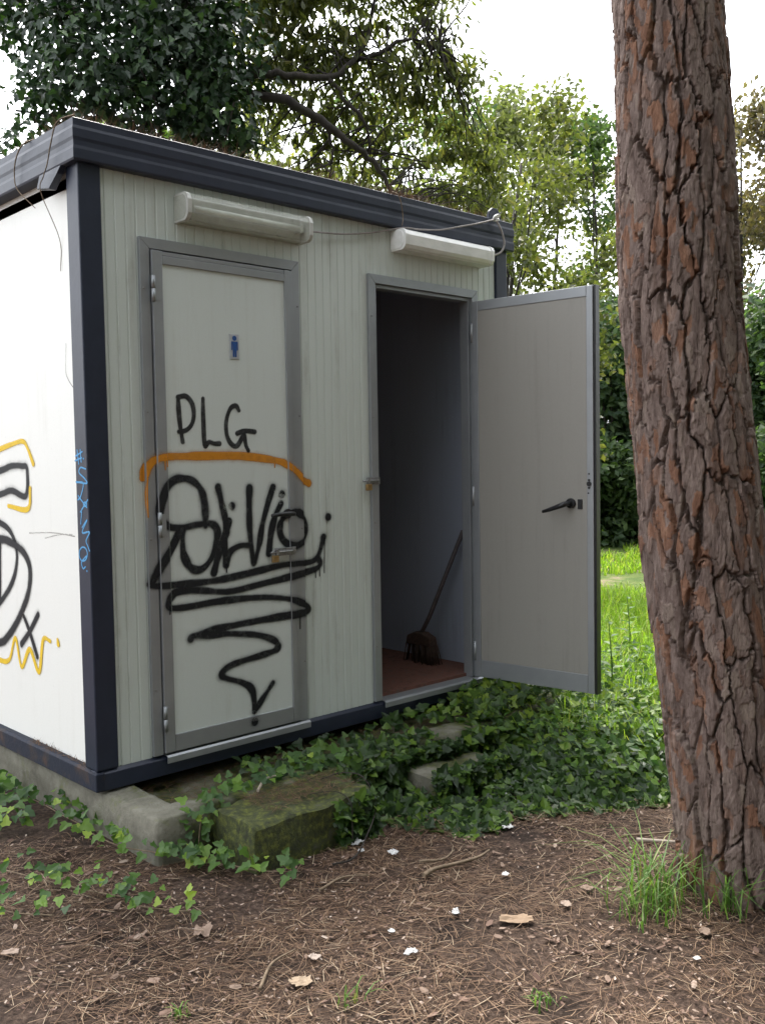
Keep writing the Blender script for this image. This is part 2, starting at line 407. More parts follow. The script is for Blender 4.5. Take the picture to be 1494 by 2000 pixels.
# leaf shapes, unit length along +y
LANCE = [(0, 0, 0), (-.16, .35, .05), (.16, .35, .05), (0, .45, -.02), (0, 1, -.10), (-.12, .7, .02), (.12, .7, .02)]
LANCE_F = [(0, 3, 1), (0, 2, 3), (1, 3, 5), (3, 2, 6), (5, 3, 4), (3, 6, 4)]
OVAL = [(0, 0, 0), (-.30, .45, .06), (.30, .45, .06), (0, .5, -.03), (0, 1, -.06)]
OVAL_F = [(0, 3, 1), (0, 2, 3), (1, 3, 4), (3, 2, 4)]
IVYL = [(0, .22, -.02), (0, 0, 0), (-.30, -.08, .03), (-.50, .22, .05), (-.27, .38, .03), (-.26, .62, .03), (0, 1, -.05), (.26, .62, .03), (.27, .38, .03), (.50, .22, .05), (.30, -.08, .03)]
IVY_F = [(0, i, i+1) for i in range(10, 0, -1) if i < 10] + [(0, 10, 1)]

def unit(n):
    v = rng.normal(size=(n, 3)); return v/np.linalg.norm(v, axis=1, keepdims=True)

def lobes_points(lobes, per_m3, shell=0.55, cap=4000):
    """points through the lobes, denser towards their skins"""
    P = []; N = []
    for (x, y, z, r) in lobes:
        n = int(min(cap, per_m3*4.19*r**3))
        u = unit(n); rr = r*(shell + (1.12-shell)*rng.random(n)**0.8)
        rr *= 0.72 + 0.5*fbm(u[:, 0]*2.2+x*3+5, u[:, 1]*2.2+u[:, 2]*1.7+z*3, 11)
        P.append(np.array([x, y, z])+u*rr[:, None]); N.append(u)
    return np.vstack(P), np.vstack(N)

# ================================================================== SETTING: ground
def axis_coords():
    d = np.arange(-3.0, 5.0, 0.045)
    g = 0.06*1.17**np.arange(1, 42); g = np.cumsum(g)
    return np.concatenate([(-3.0-g)[::-1], d, d[-1]+g])
gx = axis_coords(); gy = axis_coords()-1.2
X, Y = np.meshgrid(gx, gy, indexing='ij')
V = np.stack([X, Y, ground_z(X, Y)], -1).reshape(-1, 3)
ni, nj = X.shape
idx = np.arange(ni*nj).reshape(ni, nj)
F = np.stack([idx[:-1, :-1], idx[1:, :-1], idx[1:, 1:], idx[:-1, 1:]], -1).reshape(-1, 4)
tag(np_mesh('ground', V, F, 'ground', None, True), kind='structure')

# ================================================================== concrete base, step, stepping slab
def rough_block(x0, x1, y0, y1, z0, z1, n=0.05, amp=0.006, seed=1, hollow=None):
    """a cast block with uneven faces; hollow = (border, depth) sinks the top inside a kerb"""
    xs = np.unique(np.concatenate([np.arange(x0, x1, n), [x1]] + ([[x0+hollow[0], x0+hollow[0]+.015, x1-hollow[0]]] if hollow else [])))
    ys = np.unique(np.concatenate([np.arange(y0, y1, n), [y1]] + ([[y0+hollow[0], y0+hollow[0]+.015, y1-hollow[0]]] if hollow else [])))
    zs = np.linspace(z0, z1, 7)
    mb = MB()
    def sheet(A, B, fn):
        G = [[fn(a, b) for b in B] for a in A]
        v = [p for row in G for p in row]; w = len(B)
        mb.add(v, [(i*w+j, (i+1)*w+j, (i+1)*w+j+1, i*w+j+1) for i in range(len(A)-1) for j in range(w-1)], True)
    def d(p):
        x, y, z = p
        a = fbm(np.array(x*11+3.), np.array(y*11+z*13.), seed)-0.45; c = fbm(np.array(y*11+1.), np.array(z*11+x*7.), seed+5)-0.45
        e = fbm(np.array(x*7+z*5.), np.array(y*7+2.), seed+9)-0.45
        return rnd((x, y, z)) if amp == 0 else tuple(p_+q_ for p_, q_ in zip(rnd((x, y, z)), (a*amp*2, c*amp*2, e*amp*2.5)))
    def rnd(p):
        x, y, z = p; e = .012
        dx = min(x-x0, x1-x); dy = min(y-y0, y1-y); dz = z1-z
        k = sum(max(0, e-t) for t in (dx, dy, dz) if t < e)
        if k <= e*1.01: return p
        k = (k-e)*.45
        return (x+(k if x-x0 < e else -k if x1-x < e else 0), y+(k if y-y0 < e else -k if y1-y < e else 0), z-(k if dz < e else 0))
    def topz(x, y):
        if hollow and x0+hollow[0] < x < x1-hollow[0] and y0+hollow[0] < y < y1-hollow[0]: return z1-hollow[1]
        return z1
    sheet(xs, ys, lambda x, y: d((x, y, topz(x, y))))
    sheet(xs, zs, lambda x, z: d((x, y0, z))); sheet(xs, zs[::-1], lambda x, z: d((x, y1, z)))
    sheet(ys, zs[::-1], lambda y, z: d((x0, y, z))); sheet(ys, zs, lambda y, z: d((x1, y, z)))
    return mb

b = rough_block(0.02, 2.49, -0.40, 1.52, -0.45, -0.014, 0.03, 0.007, 2, (0.13, 0.05)).build('concrete_slab', 'concrete', None)
bm_ = b.modifiers.new('weld', 'WELD'); bm_.merge_threshold = 0.001
tag(b, 'low weathered concrete base slab with a raised rim under the cabin', 'slab')
b = rough_block(0.235, 0.80, -0.685, -0.405, -0.40, -0.02, 0.02, 0.024, 6).build('concrete_step', 'step', None)
tag(b, 'moss covered concrete step block in front of the closed door', 'step')
b = rough_block(1.20, 1.62, -0.62, -0.42, -0.30, -0.095, 0.02, 0.018, 12).build('stone_step', 'concrete', None)
tag(b, 'bare stone step half buried in ivy below the open doorway', 'step')

# ================================================================== TOILET CABIN
W, H = 2.47, 2.5145
cabin = empty('toilet_cabin', (0, 0, 0))
tag(cabin, 'white prefabricated toilet cabin with navy steel frame, graffiti and two doors', 'cabin')

# steel frame
for (x0, x1, y0, y1) in ((0, .092, 0, .098), (W-.092, W, 0, .098), (0, .092, 1.302, 1.40), (W-.092, W, 1.302, 1.40)):
    MB().box(x0, x1, y0, y1, 0.079, 2.372).build('corner_post', 'navy', cabin, 0.006, 3)
MB().prism([(-.003, 0), (.05, 0), (.05, .078), (.012, .078), (-.003, .066)], 0, 0.0, W).build('base_beam', 'navy', cabin, 0.003)
MB().box(0, W, 1.35, 1.403, 0, .078).build('base_beam', 'navy_rust', cabin, 0.003)
MB().prism([(-.006, 0), (.05, 0), (.05, .074), (.004, .077), (-.006, .068)], 1, 0.052, 1.348).build('base_beam', 'navy_rust', cabin, 0.003)
MB().box(W-.05, W+.006, .052, 1.348, 0, .076).build('base_beam', 'navy_rust', cabin, 0.003)
# rusted corner bracket
MB().box(-.0095, .03, -.0085, .055, .002, .074).build('corner_bracket', 'navy_rust', cabin, 0.006, 2)

# fascia: banded sheet profile run round the roof with mitred corners
prof = [(-.025, H-.153), (-.028, H-.146), (-.028, H-.112), (-.0255, H-.100), (-.0255, H-.082), (-.0285, H-.070), (-.0285, H-.040),
        (-.025, H-.028), (-.025, H-.003), (-.020, H), (.03, H), (.03, H-.012), (-.012, H-.012), (-.012, H-.145), (.06, H-.140), (.06, H-.153)]
def fascia(side):
    mb = MB(); v = []
    for end in (0, 1):
        for (o, z) in prof:
            if side == 'front': p = (o if end == 0 else W-o, o, z)
            elif side == 'back': p = (W-o if end == 0 else o, 1.4-o, z)
            elif side == 'left': p = (o, 1.4-o if end == 0 else o, z)
            else: p = (W-o, o if end == 0 else 1.4-o, z)
            v.append(p)
    n = len(prof)
    mb.add(v, [(i, (i+1) % n, n+(i+1) % n, n+i) for i in range(n)])
    return mb.build('roof_fascia', 'navy', cabin, 0.0)
for s_ in ('front', 'left', 'back', 'right'): fascia(s_)
MB().box(-.01, W+.01, -.01, 1.41, H-.045, H-.03).build('roof_sheet', 'navy_rust', cabin)
MB().box(.03, W-.03, .05, 1.36, 2.30, 2.34).build('ceiling_panel', 'inside', cabin)
# bent drip flap torn loose at the left corner
MB().add([(-.0285, .075, H-.152), (-.0285, .26, H-.152), (-.034, .275, H-.200), (-.036, .165, H-.222), (-.034, .10, H-.178),
          (-.008, .075, H-.153), (-.008, .26, H-.153), (-.006, .275, H-.202), (-.006, .165, H-.224), (-.008, .10, H-.180)],
         [(0, 1, 2, 3, 4), (9, 8, 7, 6, 5), (0, 5, 6, 1), (1, 6, 7, 2), (2, 7, 8, 3), (3, 8, 9, 4), (4, 9, 5, 0)]).build('bent_drip_flap', 'navy', cabin, 0.002)
# lifting eye on the right corner
mb = MB()
pr = [(2.305, H-.003), (2.315, H+.04), (2.34, H+.062), (2.375, H+.062), (2.402, H+.04), (2.412, H-.003)]
mb.prism(pr, 1, -.012, .004).build('lifting_eye', 'navy', cabin, 0.002)

# ribbed front wall with door openings
DO = [(.243, 1.026), (1.4445, 2.22)]
ZT, ZB = 2.128, 0.079
RIB = 0.0445
def rib_y(x):
    t = (np.asarray(x, float)-0.012) % RIB
    return 0.012 + 0.0028*(sstep(0.0, 0.003, t)-sstep(0.007, 0.010, t))
xs = [.09, W-.09] + [v for d in DO for v in d]
k = 0
while .012+k*RIB < W:
    for o_ in (0.0, .003, .007, .010):
        x_ = .012+k*RIB+o_
        if .09 < x_ < W-.09: xs.append(x_)
    k += 1
xs = sorted(set(round(x_, 5) for x_ in xs))
def ribbed(x0, x1, z0, z1):
    X_ = [x_ for x_ in xs if x0-1e-6 <= x_ <= x1+1e-6]
    if X_[0] > x0+1e-6: X_ = [x0]+X_
    if X_[-1] < x1-1e-6: X_ = X_+[x1]
    mb = MB(); n = len(X_)
    v = [(x_, float(rib_y(x_)), z) for z in (z0, z1) for x_ in X_] + [(x_, .052, z) for z in (z0, z1) for x_ in (X_[0], X_[-1])]
    f = [(i, i+1, n+i+1, n+i) for i in range(n-1)]
    q = 2*n
    f += [(q+1, q, q+2, q+3), (q, 0, n, q+2), (n-1, q+1, q+3, 2*n-1)]
    f += [tuple([q, q+1]+list(range(n-1, -1, -1))), tuple(list(range(n, 2*n))+[q+3, q+2])]
    return mb.add(v, f)
for (x0, x1, z0, z1) in ((.092, .243, ZB, 2.372), (1.026, 1.4445, ZB, 2.372), (2.22, W-.092, ZB, 2.372), (.243, 1.026, ZT-.02, 2.372), (1.4445, 2.22, ZT-.02, 2.372)):
    ribbed(x0, x1, z0, z1).build('front_panel', 'wall', cabin)
# plain side and back sheets, partition, floor
MB().box(.030, .068, .098, 1.302, .076, 2.372).build('side_panel', 'side', cabin)
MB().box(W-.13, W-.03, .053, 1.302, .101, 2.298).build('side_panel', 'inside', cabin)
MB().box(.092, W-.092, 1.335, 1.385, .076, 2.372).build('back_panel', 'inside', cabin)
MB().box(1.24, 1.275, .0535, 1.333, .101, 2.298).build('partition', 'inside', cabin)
MB().box(.07, W-.035, .0535, 1.334, .03, .10).build('floor', 'floor', cabin)

# door frames: outer flange, mitred, then an inner stop
def door_frame(x0, x1):
    mb = MB(); w = .042
    def bar(poly):  # poly in x,z
        mb.prism([(p[0], p[1]) for p in poly], 1, -.004, .03)
    g = .0006
    bar([(x0, ZB+.006), (x0+w, ZB+.006), (x0+w, ZT-w-g), (x0, ZT-g)])
    bar([(x1-w, ZB+.006), (x1, ZB+.006), (x1, ZT-g), (x1-w, ZT-w-g)])
    bar([(x0+g, ZT), (x0+w+g, ZT-w), (x1-w-g, ZT-w), (x1-g, ZT)])
    # stop
    mb.box(x0+w-.001, x0+w+.018, .012, .07, ZB+.006, ZT-w); mb.box(x1-w-.018, x1-w+.001, .012, .07, ZB+.006, ZT-w)
    mb.box(x0+w+.019, x1-w-.019, .012, .07, ZT-w-.018, ZT-w-.001)
    f = mb.build('door_frame', 'alu', cabin, 0.0015)
    for zz in (.35, .95, 1.45, 1.93):
        for xx in (x0+.014, x1-.012):
            MB().tube([(xx, -.0035, zz), (xx, -.0075, zz)], [.005, .0035], 8).build('screw', 'zinc', f)
    sl = MB().prism([(-.020, .050), (-.020, .074), (-.012, .081), (.054, .084), (.054, .0795), (-.008, .079), (-.014, .072), (-.014, .050)], 0, x0+.052, x1+.003)
    sl.build('door_sill', 'alu', cabin)
    return f
for d in DO: door_frame(*d)

def hinge(parent, x, y, z, L=.10):
    h = MB().tube([(x, y, z), (x, y, z+L*.5-.001)], .0085, 10).tube([(x, y, z+L*.5+.001), (x, y, z+L)], .0085, 10)
    h.box(x+.001, x+.03, y+.0020, y+.0075, z+.006, z+L-.006)
    return h.build('hinge', 'alu', parent)

# closed door
dx0, dx1, dz0, dz1 = .290, .983, .090, 2.080
dr = MB().box(dx0+.044, dx1-.040, -.006, .02, dz0+.06, dz1-.048).build('door', 'leaf_panel', cabin)
dr['label'] = 'closed door with white panel and aluminium edge'
MB().box(dx0, dx0+.046, -.014, .021, dz0, dz1).build('stile', 'alu', dr, .002)
MB().box(dx1-.045, dx1-.018, -.014, .021, dz0, dz1).build('stile', 'alu', dr, .002)
MB().box(dx1-.0165, dx1-.001, -.009, .021, dz0, dz1).build('stile', 'alu', dr, .002)
MB().box(dx0+.047, dx1-.046, -.0135, .021, dz0, dz0+.068).build('rail', 'alu', dr, .002)
MB().box(dx0+.047, dx1-.046, -.0135, .021, dz1-.050, dz1-.018).build('rail', 'alu', dr, .002)
MB().box(dx0+.047, dx1-.018, -.009, .021, dz1-.0165, dz1-.001).build('rail', 'alu', dr, .002)
for zz in (.18, .955, 1.88): hinge(dr, .290, -.018, zz)
# lever handle on its rose
hb = MB().tube([(.925, -.012, 1.02), (.925, -.022, 1.02)], .021, 14).tube([(.925, -.02, 1.02), (.925, -.062, 1.02), (.915, -.072, 1.021), (.89, -.074, 1.023), (.84, -.072, 1.022), (.80, -.068, 1.018)], [.010, .010, .0105, .010, .009, .0075], 10)
hb.build('handle', 'black', dr)
def hasp(parent, x, z, y, w=.10):
    mb = MB().box(x, x+w, y-.006, y, z-.017, z+.017)
    mb.box(x+.012, x+w-.012, y-.014, y-.0065, z-.009, z+.009).box(x-.004, x+.012, y-.022, y-.0065, z-.012, z+.012)
    mb.tube([(x-.03, y-.012, z), (x+w*.8, y-.012, z)], .0055, 8)
    for sx in (.2, .5, .8):
        mb.tube([(x+w*sx, y-.006, z+.0135), (x+w*sx, y-.0095, z+.0135)], .004, 8); mb.tube([(x+w*sx, y-.006, z-.0135), (x+w*sx, y-.0095, z-.0135)], .004, 8)
    return mb.build('slide_bolt', 'zinc', parent, .0015)
hasp(dr, .85, .855, -.0145, .115)
hasp(cabin, 1.405, 1.150, -.0045, .085)
def padlock(x, y, z, label):
    p = empty('padlock', (x, y, z-.05))
    MB().box(-.016, .016, -.008, .008, 0, .030).build('body', 'brass', p, .003)
    a = [(.010*math.cos(t), 0, .030+.014+.010*math.sin(t)) for t in np.linspace(math.pi, 0, 7)]
    MB().tube([(-.010, 0, .028)]+a+[(.010, 0, .028)], .0028, 8).build('shackle', 'zinc', p)
    tag(p, label, 'padlock', 'padlocks on the sliding bolts')
padlock(.842, -.030, .862, 'small brass padlock on the bolt of the closed graffitied door')
padlock(1.408, -.020, 1.155, 'small brass padlock on the bolt beside the open doorway')

# open door, swung out 97 degrees
TH = R(97); ud = (-math.cos(TH), -math.sin(TH))
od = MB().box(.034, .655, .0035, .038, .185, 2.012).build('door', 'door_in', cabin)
od['label'] = 'open door seen from its inner side, greyed as in shade'
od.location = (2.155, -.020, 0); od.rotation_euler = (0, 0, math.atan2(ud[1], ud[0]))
MB().box(.0, .033, .0, .042, .095, 2.062).build('stile', 'alu', od, .002)
MB().box(.656, .690, .0, .042, .095, 2.062).build('stile', 'alu', od, .002)
MB().box(.6915, .702, .006, .048, .092, 2.064).build('edge_seal', 'black', od, .002)
MB().box(.034, .655, .0005, .042, 2.0125, 2.062).build('rail', 'alu', od, .002)
MB().box(.034, .655, .0005, .042, .095, .1845).build('rail', 'alu', od, .002)
hb = MB().tube([(.570, .004, 1.022), (.570, -.012, 1.022)], .024, 16).tube([(.570, -.01, 1.022), (.570, -.046, 1.021), (.560, -.056, 1.018), (.53, -.058, 1.007), (.48, -.056, .991), (.442, -.052, .981)], [.012, .0125, .014, .012, .010, .008], 10)
hb.build('handle', 'black', od)
MB().box(.606, .630, -.003, .004, .994, 1.042).build('lock_plate', 'black', od, .002)
MB().tube([(.668, .0, 1.117), (.668, -.006, 1.117)], .012, 10).tube([(.668, .0, 1.135), (.668, -.004, 1.135)], .006, 8).tube([(.668, .0, 1.098), (.668, -.004, 1.098)], .006, 8).build('latch_keep', 'black', od)
MB().tube([(.668, .0, 1.165), (.668, -.003, 1.165)], .004, 8).build('screw', 'black', od)
MB().tube([(.664, .0, 1.072), (.664, -.003, 1.072)], .004, 8).build('screw', 'black', od)
for zz in (.18, 1.0, 1.85):
    h = MB().tube([(-.006, .004, zz), (-.006, .004, zz+.10)], .0085, 10); h.build('hinge', 'alu', od)

# ------------------------------------------------------------------ graffiti: paint films lying on the sheet
def front_surf(x, z):
    y = rib_y(x)
    y = np.where(x < .092, 0.0, y)
    for (x0, x1) in DO:
        inside = (x > x0) & (x < x1) & (z < ZT)
        y = np.where(inside, -.004, y)
    y = np.where((x > dx0) & (x < dx1-.018) & (z < dz1), -.014, y)
    y = np.where((x > dx1-.018) & (x < dx1) & (z < dz1), -.009, y)
    y = np.where((x > dx0+.046) & (x < dx1-.045) & (z > dz0+.068) & (z < dz1-.05), -.006, y)
    return y
def spray(name, strokes, rad, soft, mat, plane='front', label=None, step=.004, jit=0.0, const=0.03, off=.0016):
    pts = [smooth_line(s, 10) for s in strokes]
    allp = np.vstack(pts); lo = allp.min(0)-rad-soft-.04; hi = allp.max(0)+rad+soft+.04
    A = np.arange(lo[0], hi[0], step); B = np.arange(lo[1], hi[1], step)
    AA, BB = np.meshgrid(A, B, indexing='ij'); D = np.full(AA.shape, -1.0)
    for q, p in enumerate(pts):
        for i in range(len(p)-1):
            a, b_ = p[i], p[i+1]
            rr = rad*(1+jit*(vnoise(np.array(i*0.13), np.array(q*3.7), 5)-0.5)*2)
            mg = rr+soft+.03
            i0 = max(0, int((min(a[0], b_[0])-mg-lo[0])/step)); i1 = int((max(a[0], b_[0])+mg-lo[0])/step)+2
            j0 = max(0, int((min(a[1], b_[1])-mg-lo[1])/step)); j1 = int((max(a[1], b_[1])+mg-lo[1])/step)+2
            xa = AA[i0:i1, j0:j1]; za = BB[i0:i1, j0:j1]
            e = b_-a; L2 = float(e@e)+1e-12
            t = np.clip(((xa-a[0])*e[0]+(za-a[1])*e[1])/L2, 0, 1)
            d = np.hypot(xa-a[0]-t*e[0], za-a[1]-t*e[1])
            D[i0:i1, j0:j1] = np.maximum(D[i0:i1, j0:j1], rr-d)
    thick = .62+.80*fbm(AA*11+3, BB*11, 9)
    dens = np.clip(sstep(-soft, soft, D)*thick, 0, 1)
    if soft > .005: dens = np.maximum(dens, .30*sstep(-.030, .004, D)*(.5+fbm(AA*40, BB*40, 13)))
    keep = (dens[:-1, :-1]+dens[1:, :-1]+dens[1:, 1:]+dens[:-1, 1:]) > 0.02
    idx = np.arange(AA.size).reshape(AA.shape)
    F_ = np.stack([idx[:-1, :-1], idx[1:, :-1], idx[1:, 1:], idx[:-1, 1:]], -1)[keep]
    used = np.unique(F_); rem = np.full(AA.size, -1); rem[used] = np.arange(len(used))
    a_, b2, dd = AA.ravel()[used], BB.ravel()[used], dens.ravel()[used]
    if plane == 'front': V_ = np.stack([a_, front_surf(a_, b2)-off, b2], -1)
    else: V_ = np.stack([np.full(len(a_), const-off), a_, b2], -1)
    o = np_mesh(name, V_, rem[F_], mat, cabin, True, {'paint': dd})
    if label: o['label'] = label
    return o
TAG=[[(0.5073,0.9881),(0.506,1.0723),(0.4922,1.1332),(0.4545,1.1744),(0.4089,1.1875),(0.3634,1.1802),(0.3251,1.1454),(0.2968,1.0686),(0.3027,1.0229),(0.3425,0.9945),(0.4026,0.9896),(0.4645,0.9973),(0.5354,0.9966),(0.5625,0.9678),(0.5571,0.9205),(0.531,0.8544),(0.4902,0.8173),(0.4509,0.8141),(0.4207,0.8368),(0.3993,0.8851),(0.3974,0.9449),(0.4025,0.9843)],[(0.3831,0.9723),(0.3395,0.9029),(0.2853,0.8289),(0.2582,0.7827),(0.265,0.7671),(0.3801,0.7607),(0.4963,0.7592),(0.6174,0.7646),(0.7874,0.7838),(0.9213,0.7958),(1.0606,0.7927),(1.109,0.811),(1.1344,0.8576),(1.1502,0.9015)],[(1.1137,0.8069),(1.1275,0.7795),(1.0883,0.7568),(0.9656,0.7422),(0.7857,0.7236),(0.6157,0.7081),(0.4952,0.7241),(0.4175,0.7336),(0.3564,0.7301),(0.324,0.7006),(0.321,0.6779),(0.3544,0.6674),(0.4308,0.6672),(0.5737,0.6726),(0.7408,0.668),(0.8721,0.6536),(0.9717,0.628),(1.0505,0.5895),(1.0263,0.57),(0.915,0.5689),(0.7812,0.5674),(0.6113,0.561),(0.5058,0.5543),(0.4346,0.5436),(0.4227,0.5338)],[(0.4345,0.5403),(0.5373,0.5378),(0.6518,0.5243),(0.7619,0.5022),(0.8401,0.4699),(0.8618,0.4451),(0.8478,0.4254),(0.7768,0.4144),(0.6649,0.4032),(0.5979,0.3893),(0.5684,0.3629),(0.5964,0.3408),(0.6623,0.3157),(0.7124,0.2823),(0.7282,0.2368),(0.7291,0.1759)],[(0.7291,0.1759),(0.7712,0.2218),(0.8304,0.2834)],[(0.5721,1.1475),(0.5864,1.0892),(0.6022,1.0201),(0.6069,0.9582),(0.5896,0.9251),(0.5632,0.8586),(0.5411,0.7923)],[(0.6205,1.002),(0.5995,0.9312),(0.6027,0.8211)],[(0.6029,0.8279),(0.6207,0.8713),(0.6712,0.8951),(0.726,0.8947)],[(0.7306,1.1391),(0.7267,1.0625),(0.7277,0.9506),(0.7376,0.8516),(0.7451,0.8158),(0.7731,0.8912),(0.7929,0.9748),(0.8215,1.0583),(0.8546,1.1387)],[(0.8971,1.0657),(0.8644,1.0135),(0.8402,0.9435),(0.8244,0.8519)],[(0.9981,1.0197),(1.0317,0.9945),(1.0479,0.957),(1.0422,0.9175),(1.0161,0.887),(0.9769,0.8738),(0.9356,0.8811),(0.9029,0.9066),(0.8875,0.9434),(0.893,0.9819),(0.9181,1.0121),(0.9565,1.0261),(0.9981,1.0197)]]
TAGDOT=[[(0.6389,1.0664),(0.6397,1.0657)],[(0.901,1.1065),(0.9019,1.1057)],[(1.1789,0.9914),(1.1799,0.9906)],[(0.7235,0.1342),(0.7244,0.1333)]]
PLG=[[(0.3942,1.5093),(0.396,1.4529),(0.4012,1.39),(0.4103,1.3333)],[(0.3943,1.5125),(0.4308,1.5168),(0.4593,1.486),(0.4653,1.4417),(0.453,1.4033),(0.4265,1.3808),(0.3934,1.3742)],[(0.5109,1.5098),(0.5097,1.4233),(0.514,1.3192),(0.5335,1.3334),(0.5601,1.3269),(0.5848,1.3269)],[(0.686,1.4658),(0.6706,1.4852),(0.6424,1.4714),(0.6211,1.4186),(0.6233,1.3597),(0.6459,1.3236),(0.6736,1.3189),(0.7045,1.3601)],[(0.6751,1.3698),(0.7116,1.3801),(0.7646,1.3772)],[(0.711,1.3601),(0.7179,1.3202),(0.7294,1.2968)]]
ORANGE=[[(0.2358,1.1931),(0.2477,1.228),(0.2776,1.2596),(0.3293,1.2739),(0.4194,1.2757),(0.5123,1.2768),(0.6741,1.2753),(0.8012,1.2636),(0.8978,1.2483),(0.9334,1.2335),(0.9874,1.2036),(1.0329,1.1662),(1.0701,1.149)]]
ODRIP=[[(0.248,1.1928),(0.2444,1.1288),(0.2465,1.0388)],[(0.3217,1.2688),(0.3217,1.2234)],[(0.8666,1.2487),(0.8659,1.2238)],[(0.3328,1.2687),(0.3325,1.2362)]]
DRIP=[[(0.6044,0.8209),(0.6034,0.79)],[(1.1226,0.7762),(1.1212,0.7239)],[(1.1548,0.8937),(1.1488,0.7363)],[(0.3261,0.674),(0.3245,0.6478)],[(0.9915,0.5669),(0.9897,0.5007)],[(1.0977,0.7485),(1.0969,0.7187)]]
SIDE=[[(1.1788,1.2),(0.8917,1.2275),(0.7572,1.2491),(0.6513,1.2484),(0.6009,1.2351),(0.6208,1.1226),(0.7668,1.1427),(0.9016,1.123),(1.1895,1.0951)],[(1.0987,1.0214),(0.9132,0.9996),(0.8045,0.9675),(0.7447,0.9076),(0.7411,0.8276),(0.8037,0.7332),(0.9476,0.6335),(1.1197,0.5645)],[(0.9141,0.9172),(0.9393,0.6482)],[(0.6867,0.6008),(0.6297,0.5364),(0.5661,0.4435)],[(0.5411,0.6249),(0.629,0.5453),(0.7229,0.476)]]
SIDE2=[[(1.2091,0.9028),(0.9202,0.9242),(0.7874,0.9144),(0.6628,0.8767),(0.6065,0.8103),(0.6362,0.7029),(0.7527,0.5758),(0.8702,0.4895),(0.9646,0.4519),(1.2601,0.4029)]]
YEL=[[(1.121,1.2847),(0.8828,1.3223),(0.7488,1.3417),(0.6319,1.352),(0.5834,1.3207),(0.5345,1.256)],[(0.8056,1.0751),(0.6051,1.0666),(0.5733,1.1534)],[(1.1122,0.3931),(0.9719,0.3742),(0.8569,0.3901),(0.7814,0.4958),(0.7273,0.3766),(0.6358,0.465),(0.5513,0.3801),(0.5,0.5216),(0.4316,0.5258)],[(0.3623,0.5386),(0.3579,0.5223)]]
BLUE=[[(0.0897,1.2813),(0.033,1.2981)],[(0.0944,1.2642),(0.0397,1.2751)],[(0.0745,1.3043),(0.0648,1.2523)],[(0.0491,1.3061),(0.0441,1.2598)],[(0.0265,1.2727),(0.025,1.2703)],[(0.0095,1.2326),(0.0507,1.2382),(0.0638,1.2189),(0.0187,1.1958),(0.0067,1.1789),(0.0917,1.1847)],[(0.0919,1.1823),(0.0332,1.1788),(0.0586,1.1282),(0.0814,1.1161)],[(0.0786,1.1318),(0.0115,1.0881)],[(0.0012,1.1176),(0.0645,1.0698)],[(0.0186,1.1075),(0.0115,1.1036),(0.0117,1.0977),(0.019,1.0932),(0.0292,1.0929),(0.0363,1.0968),(0.0361,1.1027),(0.0287,1.1072),(0.0186,1.1075)],[(0.0544,1.07),(0.0644,1.0246)],[(0.0535,1.0117),(0.0132,1.0403),(0.0549,0.9922),(-0.0034,0.9962),(0.0253,0.9625),(0.0134,0.9437),(-0.0001,0.9251)],[(0.0384,0.9359),(0.0251,0.9286),(0.019,0.9164),(0.0219,0.9027),(0.0328,0.891),(0.0491,0.8845),(0.0664,0.8849),(0.08,0.8922),(0.0861,0.9044),(0.0832,0.9183),(0.072,0.9301),(0.0556,0.9365),(0.0384,0.9359)],[(0.0278,0.9042),(0.0681,0.8782),(0.0563,0.8548),(0.0391,0.8622)],[(0.0268,0.8483),(0.0253,0.846)]]
spray('graffiti_tag', TAG, .0145, .0095, 'p_black', label='black sprayed tag reading Silvio with zigzag underline', jit=.32)
for d_ in TAGDOT: spray('graffiti_dot', [d_], .017, .008, 'p_black')
for d_ in DRIP: spray('graffiti_drip', [d_], .0025, .003, 'p_black', step=.003, off=.0022)
for d_ in (PLG[:2], PLG[2:3], PLG[3:]): spray('graffiti_letter', d_, .0095, .0035, 'p_marker', label='black marker letter', jit=.15)
spray('graffiti_arc', ORANGE, .0150, .011, 'p_orange', label='orange sprayed arc over the tag', jit=.2, off=.0011)
for d_ in ODRIP: spray('graffiti_drip', [d_], .0025, .003, 'p_orange', step=.003, off=.0026)
for d_ in (SIDE[:1], SIDE[1:3], SIDE[3:]): spray('graffiti_letter', d_, .0125, .008, 'p_black', 'side', 'black sprayed letter on the white side', jit=.12)
spray('graffiti_letter', SIDE2, .017, .013, 'p_black', 'side', 'broad black sprayed curve on the white side', off=.0022)
for d_ in YEL: spray('graffiti_line', [d_], .010, .004, 'p_yellow', 'side', 'yellow sprayed line on the white side', off=.0030, jit=.2)
spray('graffiti_scribble', BLUE, .0030, .002, 'p_blue', 'side', 'pale blue marker scribble down the corner post', .002, 0, 0.0, .0014)
for d_ in [[(.20,1.72),(.21,1.62),(.19,1.58),(.14,1.54),(.10,1.52)], [(.60,.965),(.40,.975),(.20,.975)], [(.45,.95),(.30,.972),(.18,.97)]]: spray('crack', [d_], .0016, .002, 'p_crack', 'side', None, .003)

